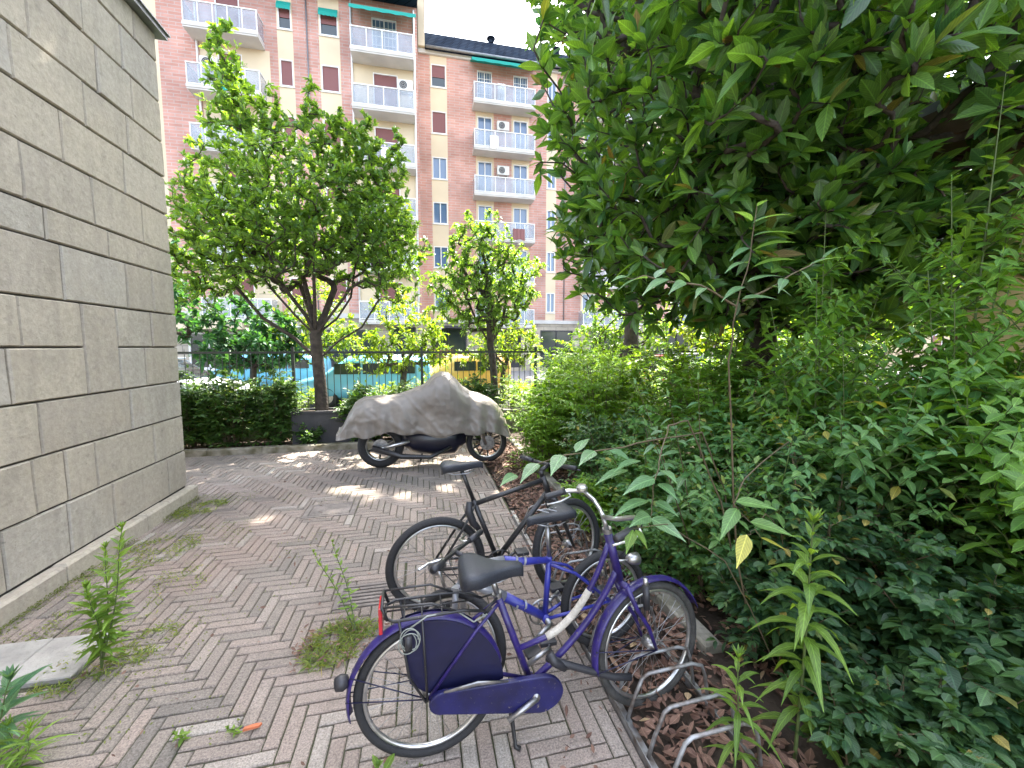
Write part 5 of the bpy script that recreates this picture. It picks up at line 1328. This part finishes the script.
sh('leafy green shrub in front of the yellow brick building', 3.95, 2.3, 1.75, .6, 30, 15, 9, 0.105, 0.054, 'locust', 'long', twl=.26, low=.02, hv=.25)
sh('tall green shrub below the magnolia crown', 2.95, 3.5, 1.95, .6, 30, 15, 9, 0.089, 0.047, 'privet', 'oval', twl=.26, low=.02, hv=.3)
sh('green shrub beside the magnolia trunk on its right', 4.35, 3.7, 1.7, .7, 27, 15, 9, 0.105, 0.054, 'privet', 'oval', twl=.26, low=.02, hv=.3)
sh('dark shrub filling the far right corner of the bed', 3.4, .65, 1.3, .6, 27, 15, 9, 0.089, 0.050, 'deep_shade', 'oval', twl=.26, low=.02, hv=.3)

sh('dense laurel-like shrub far right behind the magnolia trunk', 6.2, 5.6, 2.6, 1.2, 30, 14, 8, .11, .05, 'privet', 'oval', twl=.26, low=.02, hv=.3)
sh('large green shrub right of the yellow brick building corner', 5.0, 4.3, 2.2, .9, 28, 14, 8, .09, .045, 'privet', 'oval', twl=.26, low=.02, hv=.3)
sh('wide green shrub at the end of the bed before the fence', 4.2, 7.6, 1.8, 1.0, 28, 14, 8, .09, .04, 'nandina', 'lance', twl=.26, low=.02, hv=.3)
sh('small dark shrub arching over the kerb beside the purple front wheel', 1.92, 1.75, .75, .38, 22, 14, 8, 0.063, 0.036, 'deep_shade', 'oval', twl=.3, low=.02, hv=.4)
sh('low dark ground-hugging shrub behind the tall narrow-leaved weed', 1.95, 1.1, .55, .38, 22, 13, 8, 0.063, 0.038, 'deep_shade', 'oval', twl=.32, low=.02, hv=.4)
sh('low dark shrub beyond the last hoops of the bicycle rack', 1.98, 3.7, .8, .4, 20, 13, 8, 0.063, 0.034, 'locust', 'oval', twl=.3, low=.02, hv=.4)
sh('feathery shrub touching the front of the covered motorcycle', 1.62, 5.5, 1.1, .45, 22, 13, 9, .075, .028, 'nandina', 'lance', twl=.3, low=.02, hv=.4)
sh('small low shrub spilling over the kerb behind the blue bicycle', 1.62, 2.75, .5, .3, 18, 12, 7, .055, .03, 'locust', 'oval', twl=.4, low=.02, hv=.4)
sh('small low shrub spilling over the kerb beside the black bicycle', 1.62, 3.5, .55, .3, 18, 12, 7, .055, .03, 'nandina', 'lance', twl=.4, low=.02, hv=.4)
sh('low dark shrub between the two narrow-leaved weeds', 1.78, 1.12, .5, .26, 16, 12, 7, .055, .03, 'deep_shade', 'oval', twl=.4, low=.02, hv=.4)
# tall privet-like shoots against the magnolia
def shoots(name, label, base, tips, nl, L, W, lm, tm='oval', twigs=0, r=.006, droop=.2, start=.35, cat='shrub', op=True, upl=.35, smat='stem', ctrl=.5, sizes=None, tw_len=.3):
    root = empty(name, base); tag(root, label, cat); mb = MB(); lv = Leaves(); b = np.array(base, float)
    for t in tips:
        e = np.array(t, float) - b; s0 = np.append(rng.normal(0, .03, 2), 0.)
        c = s0 * (1 - ctrl) + e * ctrl; c[2] = e[2] * .62; k = 14; u = np.linspace(0, 1, k)[:, None]
        C = (1-u)**2 * s0 + 2*u*(1-u) * c + u*u * e
        mb.tube([Vector(q) for q in C], [r * (1.3 - 1.05 * q / (k-1)) for q in range(k)], 6, cap=False)
        segs = [(C, start, nl)]
        for q in range(twigs):
            tt = .3 + .55 * rng.random(); x = tt * (k-1); a = int(x); p = C[a]
            an = rng.random() * 6.283; ln = tw_len * (.6 + .7 * rng.random())
            d = norm(np.array([math.cos(an) * .8, math.sin(an) * .8, .75])); T = p + np.outer(np.linspace(0, 1, 6), d * ln)
            mb.tube([Vector(v) for v in T], [r * .5 * (1 - .1 * v) for v in range(6)], 4, cap=False); segs.append((T, .1, max(4, int(nl * .5))))
        for Cc, st, nn_ in segs:
            kk = len(Cc)
            for i in range(nn_):
                f = st + (1 - st) * i / max(1, nn_ - 1); x = f * (kk - 1); a = min(kk - 2, int(x)); p = Cc[a] + (Cc[a+1] - Cc[a]) * (x - a)
                tw = Cc[a+1] - Cc[a]; tw = tw / np.linalg.norm(tw)
                an = i * (1.5708 if op else 2.4) + rng.normal(0, .25); o1 = np.cross(tw, [.1, .9, .2]); o1 /= np.linalg.norm(o1); o2 = np.cross(tw, o1)
                rad = o1 * math.cos(an) + o2 * math.sin(an)
                for sg in ((1, -1) if op else (1,)):
                    d = rad * sg * .9 + tw * upl; sz = (1.05 - .45 * f ** 3) * (1 + rng.normal(0, .12))
                    D = norm(d)[None]; lv.add(p[None], D, norm(np.array([[0, 0, 1.]]) + tw * .8 + rng.normal(0, .2, (1, 3))), L * sz, W * sz, droop * (.5 + rng.random()))
            tw = norm(Cc[-1] - Cc[-2])[None]; lv.add(Cc[-1:], tw + .1, norm(np.array([[.3, -1, .4]])), L * .5, W * .5, .1)
    mb.build('stems', M[smat], root, fix=False); lv.build('foliage', tm, M[lm], root)
    return root
shoots('tall_shrub', 'tall upright shoots with opposite leaves in front of the yellow brick building', (3.05, 1.75, 0),
       [(3.42, 1.9, 3.45), (3.15, 1.95, 2.75), (3.3, 1.75, 2.5), (3.55, 1.8, 2.55), (2.95, 1.9, 2.2), (3.2, 1.5, 2.2), (3.5, 1.6, 2.25), (3.35, 2.1, 2.35), (3.6, 1.45, 2.0), (2.85, 1.7, 2.0)], 24, .11, .046, 'privet', twigs=9, r=.008, start=.3, tw_len=.5)
shoots('tall_shrub', 'slim green shoots just left of the tallest shoots', (2.75, 2.35, 0),
       [(2.75, 2.4, 2.75), (2.6, 2.3, 2.2), (2.9, 2.45, 2.35), (2.45, 2.5, 2.0), (3.0, 2.2, 2.1)], 19, .10, .042, 'privet', twigs=8, r=.007, start=.35, tw_len=.35)
shoots('tall_shrub', 'leafy shoots leaning out at the right edge', (3.3, 1.05, 0),
       [(3.5, 1.2, 2.1), (3.3, 1.25, 1.95), (3.15, 1.3, 1.8), (3.6, 1.1, 1.9), (3.25, .9, 1.75), (3.0, 1.05, 1.65)], 17, .105, .045, 'privet', twigs=8, r=.007, start=.3, tw_len=.35)
# hackberry sapling with large drooping serrated leaves
LEAFDATA = {}
B1 = [((0.94, 1.5, 1.2), (0.75, 1.42, 1.17), 0.07), ((0.9, 1.48, 1.12), (0.69, 1.38, 1.1), 0.07), ((0.93, 1.48, 1.11), (0.99, 1.4, 1.07), 0.072), ((0.9, 1.46, 1.06), (0.76, 1.38, 1.06), 0.07), ((0.9, 1.46, 1.05), (1.0, 1.36, 0.98), 0.085), ((0.96, 1.5, 1.18), (0.98, 1.4, 1.14), 0.075), ((0.98, 1.52, 1.23), (0.99, 1.42, 1.2), 0.075), ((0.86, 1.58, 1.22), (0.67, 1.5, 1.19), 0.07), ((0.93, 1.6, 1.25), (0.75, 1.5, 1.24), 0.06)]
ST1 = [(1.16, 1.75, 1.37), (1.03, 1.6, 1.29), (0.94, 1.5, 1.2), (0.91, 1.47, 1.1), (0.89, 1.45, 1.03)]
B2 = [((0.48, 1.66, 1.25), (0.38, 1.58, 1.19), 0.078), ((0.59, 1.66, 1.28), (0.51, 1.58, 1.21), 0.085), ((0.74, 1.66, 1.29), (0.64, 1.6, 1.24), 0.075), ((0.39, 1.68, 1.2), (0.3, 1.6, 1.18), 0.06), ((0.81, 1.66, 1.29), (0.88, 1.58, 1.25), 0.065), ((0.65, 1.66, 1.29), (0.75, 1.74, 1.33), 0.06)]
ST2 = [(1.39, 1.9, 1.3), (1.06, 1.75, 1.3), (0.82, 1.68, 1.29), (0.6, 1.66, 1.28), (0.48, 1.66, 1.25), (0.37, 1.68, 1.2)]
B3 = [((1.35, 1.5, 2.26), (1.5, 1.45, 2.29), 0.06), ((1.36, 1.5, 2.21), (1.52, 1.44, 2.21), 0.055), ((1.36, 1.5, 2.15), (1.51, 1.44, 2.18), 0.055), ((1.36, 1.5, 2.08), (1.52, 1.44, 2.11), 0.055), ((1.34, 1.5, 2.02), (1.46, 1.44, 2.04), 0.05), ((1.35, 1.5, 2.16), (1.2, 1.44, 2.08), 0.05), ((1.34, 1.5, 2.1), (1.17, 1.43, 2.03), 0.05), ((1.35, 1.5, 2.27), (1.2, 1.45, 2.28), 0.045), ((1.33, 1.5, 2.0), (1.17, 1.44, 1.92), 0.05), ((1.37, 1.5, 2.33), (1.38, 1.45, 2.34), 0.03), ((1.32, 1.5, 1.95), (1.45, 1.44, 1.94), 0.05)]
ST3 = [(1.75, 1.75, 0), (1.5, 1.65, 0.7), (1.31, 1.55, 1.69), (1.3, 1.5, 1.94), (1.35, 1.5, 2.13), (1.37, 1.5, 2.34)]
B4 = [((1.65, 1.5, 2.1), (1.78, 1.44, 2.13), 0.055), ((1.6, 1.5, 2.08), (1.61, 1.44, 2.0), 0.05), ((1.53, 1.5, 2.04), (1.44, 1.44, 1.96), 0.05), ((1.72, 1.5, 2.13), (1.84, 1.5, 2.2), 0.045), ((1.46, 1.5, 2.01), (1.51, 1.44, 1.95), 0.045)]
ST4 = [(1.32, 1.5, 1.94), (1.48, 1.5, 2.01), (1.73, 1.5, 2.14)]
B5 = [((0.97, 1.5, 2.02), (0.81, 1.42, 1.93), 0.055), ((0.88, 1.5, 2.02), (0.71, 1.42, 1.95), 0.05), ((1.05, 1.5, 2.01), (0.92, 1.42, 1.94), 0.045), ((1.07, 1.5, 2.01), (1.02, 1.52, 2.06), 0.04), ((1.14, 1.5, 1.99), (1.05, 1.44, 1.93), 0.045), ((0.8, 1.5, 2.02), (0.7, 1.45, 1.99), 0.04), ((0.91, 1.5, 2.02), (0.98, 1.52, 2.07), 0.04), ((1.19, 1.5, 1.97), (1.14, 1.5, 2.02), 0.04)]
ST5 = [(1.29, 1.5, 1.92), (1.12, 1.5, 2.0), (0.91, 1.5, 2.02), (0.77, 1.5, 2.02)]
B6 = [((1.34, 1.5, 1.07), (1.46, 1.4, 1.06), 0.085), ((1.4, 1.48, 0.98), (1.54, 1.38, 0.94), 0.085), ((1.35, 1.5, 1.04), (1.2, 1.42, 0.94), 0.075)]
ST6 = [(2.04, 1.9, 1.22), (1.47, 1.6, 1.13), (1.33, 1.5, 1.06), (1.4, 1.48, 0.98)]
B7 = [((1.36, 1.45, 0.94), (1.27, 1.4, 0.82), 0.078), ((1.43, 1.45, 0.92), (1.51, 1.38, 0.88), 0.036)]
B8 = [((0.79, 1.4, 1.04), (0.73, 1.34, 0.97), 0.055), ((0.8, 1.4, 1.04), (0.82, 1.34, 0.98), 0.045)]

def sapling(name, label, sets, stems, lm='hackberry', K=.32, r=.0035, fn='foliage', cat='sapling', extra=None):
    b = stems[0][0]; root = empty(name, b); tag(root, label, cat); o = np.array(b, float); sets = [(a, c, wd * .82) for a, c, wd in sets]
    mb = MB()
    for st in stems:
        P = [np.array(p, float) - o for p in st]; Q = []
        for a, c in zip(P[:-1], P[1:]):
            for t in (0, .33, .66): Q.append(a + (c - a) * t + rng.normal(0, .003, 3) * (t > 0))
        Q.append(P[-1]); mb.tube([Vector(q) for q in Q], [r * (1.5 - 1.1 * i / len(Q)) for i in range(len(Q))], 6, cap=False)
    lv = Leaves()
    for a, c, wd in sets:
        a = np.array(a, float); c = np.array(c, float); d = c - a; L = np.linalg.norm(d) * 1.03; d = d + np.array([0, 0, K * L])
        L2 = np.linalg.norm(d); lv.add((a - o)[None], d[None], norm(np.array([[0, -.25, 1.]]) + rng.normal(0, .18, (1, 3))), L2, wd, K)
    mb.build('stems', M['twig'], root, fix=False); lv.build(fn, 'hack', M[lm], root)
    return root
sapling('hackberry_sapling', 'sapling with arching pointed leaves in front of the dark magnolia crown', B3 + B4 + B5, [ST3, ST4, ST5], K=.3)
sapling('leafy_branch', 'drooping spray of large pale leaves beside the purple bicycle handlebar', B1, [[(1.9, 1.95, 0), (1.6, 1.9, .9), (1.3, 1.8, 1.38)] + ST1], K=.25)
sapling('leafy_branch', 'branch of broad pale leaves hanging over the black bicycle frame', B2, [[(1.95, 2.1, 0), (1.75, 2.05, .9), (1.5, 1.95, 1.28)] + ST2[1:]], K=.25)
sapling('leafy_branch', 'dark shoot with ribbed leaves hanging over the dark middle of the bed', B6, [[(2.2, 1.9, 0), (2.1, 1.9, .9)] + ST6], 'locust', K=.15)
sapling('leafy_branch', 'short twig with two large yellowing leaves above the tall narrow-leaved weed', B7, [[(2.1, 1.8, 0), (1.8, 1.7, .8), (1.5, 1.5, 1.0), (1.41, 1.46, .955), (1.36, 1.45, .94)], [(1.41, 1.46, .955), (1.43, 1.45, .92)]], 'yellow', K=.1, r=.002)
sapling('leafy_branch', 'curled yellow green leaf pair touching the purple bicycle head tube', B8, [[(1.8, 1.6, 0), (1.3, 1.5, .8), (.95, 1.42, 1.04), (.79, 1.4, 1.045)]], 'weed', K=.3, r=.0022)
shoots('hackberry_sapling', 'sapling with many drooping leaves behind the large pale leaves', (1.9, 2.35, 0),
       [(1.25, 2.1, 1.3), (1.45, 2.2, 1.45), (1.65, 2.2, 1.55), (1.4, 2.5, 1.5)], 11, .12, .052, 'hackberry', 'hack', r=.005, droop=.4, start=.4, op=False, upl=.25, cat='sapling', smat='twig')

shoots('arching_shrub', 'arching shrub with feathery sprays of light leaves in the middle of the right side', (2.7, 2.0, 0),
       [(2.2, 1.75, 1.35), (2.5, 1.6, 1.6), (2.9, 1.7, 1.75), (2.1, 2.2, 1.5), (2.6, 2.1, 1.85), (3.1, 2.0, 1.95)], 16, .095, .042, 'locust', 'long', twigs=12, r=.006, start=.25, tw_len=.55, upl=.3)
shoots('arching_shrub', 'arching shrub with broad light leaves near the right edge', (2.9, 1.2, 0),
       [(2.4, 1.15, 1.25), (2.7, 1.05, 1.5), (3.0, 1.3, 1.7), (2.55, 1.5, 1.55), (3.2, .95, 1.65)], 15, .11, .05, 'privet', 'long', twigs=11, r=.006, start=.25, tw_len=.5, upl=.3)
shoots('arching_shrub', 'loose spray of serrated leaflets just above the purple front wheel', (2.0, 2.1, 0),
       [(1.5, 1.9, .95), (1.7, 1.7, 1.1), (1.9, 1.75, 1.3), (1.55, 2.3, 1.15)], 13, .075, .035, 'locust', 'long', twigs=9, r=.005, start=.3, tw_len=.35, upl=.3)
# tall weeds with narrow leaves
def weed(name, label, base, h, n, L, W, lm, droop=.9, lean=(0, 0), tm='lance', start=.12, r=.006, upl=.9, stems=1, cat='weed', top=True):
    root = empty(name, base); tag(root, label, cat); mb = MB(); lv = Leaves()
    for s_ in range(stems):
        a = s_ * 2.1; e = np.array([lean[0] + (.09 * math.cos(a) if stems > 1 else 0), lean[1] + (.09 * math.sin(a) if stems > 1 else 0), h * (1 - .18 * s_)])
        k = 10; u = np.linspace(0, 1, k)[:, None]; C = u * e + np.array([.02, .01, 0]) * np.sin(u * 5) * u
        mb.tube([Vector(q) for q in C], [r * (1.2 - .8 * q / (k-1)) for q in range(k)], 6, cap=False)
        for i in range(n):
            f = start + (1 - start) * (i / (n - 1)) ** .85; x = f * (k - 1); q = min(k - 2, int(x)); p = C[q] + (C[q+1] - C[q]) * (x - q)
            an = i * 2.4 + rng.normal(0, .2); d = np.array([math.cos(an), math.sin(an), upl * (.3 + 1.6 * f ** 3)])
            sz = (1.0 - .6 * max(0, f - .75) / .25) * (1 + rng.normal(0, .12)); 
            lv.add(p[None], norm(d)[None], norm(np.array([[0, 0, 1.]]) - .3 * d), L * sz, W * sz, droop * (.6 + .6 * rng.random()) * (1 - .6 * f ** 3))
        if top:
            for i in range(9):
                an = i * 2.4; d = norm(np.array([math.cos(an) * .5, math.sin(an) * .5, 1.])); lv.add(C[-1:], d[None], norm(np.array([[math.cos(an), math.sin(an), -.4]])) * -1, L * .42, W * .5, .15)
    mb.build('stem', M['stem'], root, fix=False); lv.build('foliage', tm, M[lm], root)
    return root
weed('tall_weed', 'tall weed with long narrow drooping leaves at the bottom right', (1.52, 1.30, 0), 1.04, 50, .21, .043, 'weed', 1.0, (.02, 0), r=.0065)
weed('tall_weed', 'shorter narrow-leaved weed growing beside the bicycle rack hoops', (1.22, 1.30, 0), .52, 30, .15, .024, 'weed', .9, (.0, .0), r=.005)
weed('tall_weed', 'leafy weed growing from the paving joint beside the left wall', (-1.74, 2.52, 0), .76, 46, .115, .03, 'weed', .35, (.05, .06), r=.004, stems=3, upl=.7)
weed('tall_weed', 'blue green weed at the bottom left corner', (-1.86, 2.02, 0), .36, 18, .17, .038, 'weed_blue', .5, (.08, 0), r=.004, stems=2)
weed('tall_weed', 'grassy green weed in the lower left corner', (-1.66, 1.93, 0), .20, 22, .13, .014, 'weed', .5, stems=3, r=.002)
weed('small_weed', 'thin wiry weed leaning left out of the grass tuft', (-.42, 2.5, 0), .50, 30, .062, .022, 'weed', .3, (-.23, .22), r=.0034, stems=2)
weed('small_weed', 'light green seedling in front of the purple rear wheel', (-.20, 1.56, 0), .10, 9, .075, .03, 'weed', .1, (.02, 0), r=.003, upl=.3, tm='oval')
weed('small_weed', 'tiny green seedling near the rear lamp of the purple bicycle', (-.86, 1.93, 0), .05, 12, .035, .014, 'weed', .1, r=.002, upl=.3)
weed('small_weed', 'tiny green seedling beside the fragment of white paper', (-1.08, 1.95, 0), .05, 14, .04, .016, 'weed', .1, r=.002, upl=.2)

# grass tufts, moss and litter
def tuft(label, x, y, r, n, h, lm='grass', name='grass'):
    lv = Leaves(); a = rng.random(n) * 6.283; rr = r * np.sqrt(rng.random(n)); P = np.stack([x + rr * np.cos(a), y + rr * np.sin(a), np.zeros(n)], 1)
    P[:, 1] += .35 * (P[:, 0] - x) ; cl = np.array([noise.noise(Vector((p[0] * 9, p[1] * 7, 1.7))) for p in P]); P = P[cl > -.08]; n = len(P)
    b = rng.random(n) * 6.283; D = np.stack([np.cos(b) * .8, np.sin(b) * .8, .5 + rng.random(n)], 1)
    lv.add(P, D, leaf_normals(D, .3, .6), h * (.5 + rng.random(n)), .006, .5)
    return tag(lv.build(name, 'long', M[lm], None), label, 'grass', kind='stuff')
tuft('dry green grass tuft on the paving left of the purple bicycle', -.50, 2.46, .20, 1300, .075)
tuft('thin grass along the foot of the left wall', -2.3, 3.9, .34, 1500, .04)
tuft('grass and weeds at the corner of the left wall', -2.35, 4.9, .22, 700, .07)
tuft('grass growing around the weed beside the concrete slab', -1.75, 2.62, .26, 1100, .05)
tuft('green moss and grass patch in the joints near the wall', -2.0, 3.2, .4, 1400, .03)
def litter(label, boxes, n, L, lm='litter', z=.0, flat=.5):
    lv = Leaves(); 
    for (x0, x1, y0, y1, f) in boxes:
        k = int(n * f); P = np.stack([x0 + (x1-x0) * rng.random(k), y0 + (y1-y0) * rng.random(k), z + .012 + .02 * rng.random(k)], 1)
        b = rng.random(k) * 6.283; D = np.stack([np.cos(b), np.sin(b), rng.normal(0, .25, k)], 1)
        lv.add(P, D, leaf_normals(D, 1, flat), L * (.5 + rng.random(k)), L * .42 * (.5 + rng.random(k)), rng.normal(0, .25, k))
    return tag(lv.build('leaf_litter', 'long', M[lm], None, smooth=False), label, 'leaves', kind='stuff')
litter('dead brown leaves covering the soil strip under the bicycle wheels', [(.93, 1.54, .3, 7.2, 1.0), (1.7, 3.4, .4, 5.5, .7)], 4200, .06)
litter('few dry leaf scraps scattered over the paving', [(-3.5, .9, 5.5, 7.3, .35), (-2.2, .88, 1.2, 5.5, .35), (-.75, -.3, 2.25, 2.6, .3), (.3, .88, 1.2, 6, .3)], 480, .03, z=.002)
litter('dry leaf litter under the back hedge', [(-5, 1.4, 7.52, 8.4, 1)], 700, .05)
# moss flecks in joints
lv = Leaves(); k = 5000; P = np.stack([-2.55 + 1.15 * rng.random(k) ** 1.6, 2.4 + 3.0 * rng.random(k), np.full(k, -.003)], 1)
P = np.concatenate([P, np.stack([-2.3 + 3.1 * rng.random(7000), 1.2 + 6 * rng.random(7000), np.full(7000, -.003)], 1), np.stack([-2.575 + .03 * rng.random(2500) ** 2, .5 + 4.8 * rng.random(2500), .03 * rng.random(2500)], 1)])
keep = np.array([noise.noise(Vector((p[0] * 2.5, p[1] * 2, 7))) > .02 + .12 * max(0., p[0] + 1.6) for p in P]); P = P[keep]; k = len(P); b = rng.random(k) * 6.283
D = np.stack([np.cos(b), np.sin(b), .5 * np.ones(k)], 1); lv.add(P, D, leaf_normals(D, 1, .5), .018, .008, .1)
tag(lv.build('moss', 'simple', M['moss'], None), 'moss speckling the paving joints near the left wall', 'moss', kind='stuff')

def scrap(name, label, cat, x, y, pts, m_, th=.004):
    mb = MB(); mb.prism(pts, 'z', .004, .004 + th); o = mb.build(name, m_, None, .001); o.location = (x, y, .008); return tag(o, label, cat)
M['terracotta'] = mat('terracotta', (.55, .16, .07), .7, var=.2, vscale=30)
scrap('brick_fragment', 'small orange terracotta fragment lying on the herringbone paving', 'fragment', -.79, 1.94, [(-.035, -.012), (.03, -.004), (.038, .010), (.01, .012), (-.032, .003)], M['terracotta'], .012)
scrap('paper_scrap', 'small scrap of white paper on the paving at the lower left', 'paper', -1.01, 1.79, [(-.02, -.012), (.018, -.008), (.022, .012), (.0, .006), (-.016, .016)], M['white'], .003)

# ------------------------------------------------------------------ light, sky, camera
AZ, EL = R(30), R(57)      # azimuth measured from +Y towards +X
w = bpy.data.worlds.new('World'); S.world = w; w.use_nodes = True; nt = w.node_tree
hs_ = nt.nodes.new('ShaderNodeHueSaturation'); hs_.inputs['Saturation'].default_value = .55
sky = nt.nodes.new('ShaderNodeTexSky'); sky.sky_type = 'NISHITA'; sky.sun_disc = False; sky.sun_elevation = EL; sky.sun_rotation = AZ
sky.air_density = 1.0; sky.dust_density = 3.0; sky.ozone_density = 1.0
bg = nt.nodes['Background']; bg.inputs['Strength'].default_value = .15; nt.links.new(sky.outputs[0], hs_.inputs['Color']); nt.links.new(hs_.outputs[0], bg.inputs[0])
sun = bpy.data.lights.new('sun', 'SUN'); sun.energy = 3.2; sun.angle = R(.5); sun.color = (1, .93, .82)
so = bpy.data.objects.new('sun', sun); COL.objects.link(so)
d = Vector((math.sin(AZ) * math.cos(EL), math.cos(AZ) * math.cos(EL), math.sin(EL)))
so.rotation_euler = d.to_track_quat('Z', 'Y').to_euler()
cam = bpy.data.cameras.new('camera'); co = bpy.data.objects.new('camera', cam); COL.objects.link(co); S.camera = co
cam.sensor_width = 36; cam.lens = 410 / 1024 * 36; cam.clip_start = .05; cam.clip_end = 1500
co.location = (0, 0, 1.75); co.rotation_euler = (R(90 - 5.2), 0, R(-12.4))
S.view_settings.view_transform = 'Standard'; S.view_settings.look = 'None'; S.view_settings.gamma = 1; S.view_settings.use_curve_mapping = False
S.view_settings.exposure = 3.1
S.cycles.max_bounces = 8; S.cycles.diffuse_bounces = 4; S.cycles.transmission_bounces = 6; S.cycles.glossy_bounces = 3
S.cycles.sample_clamp_indirect = 8
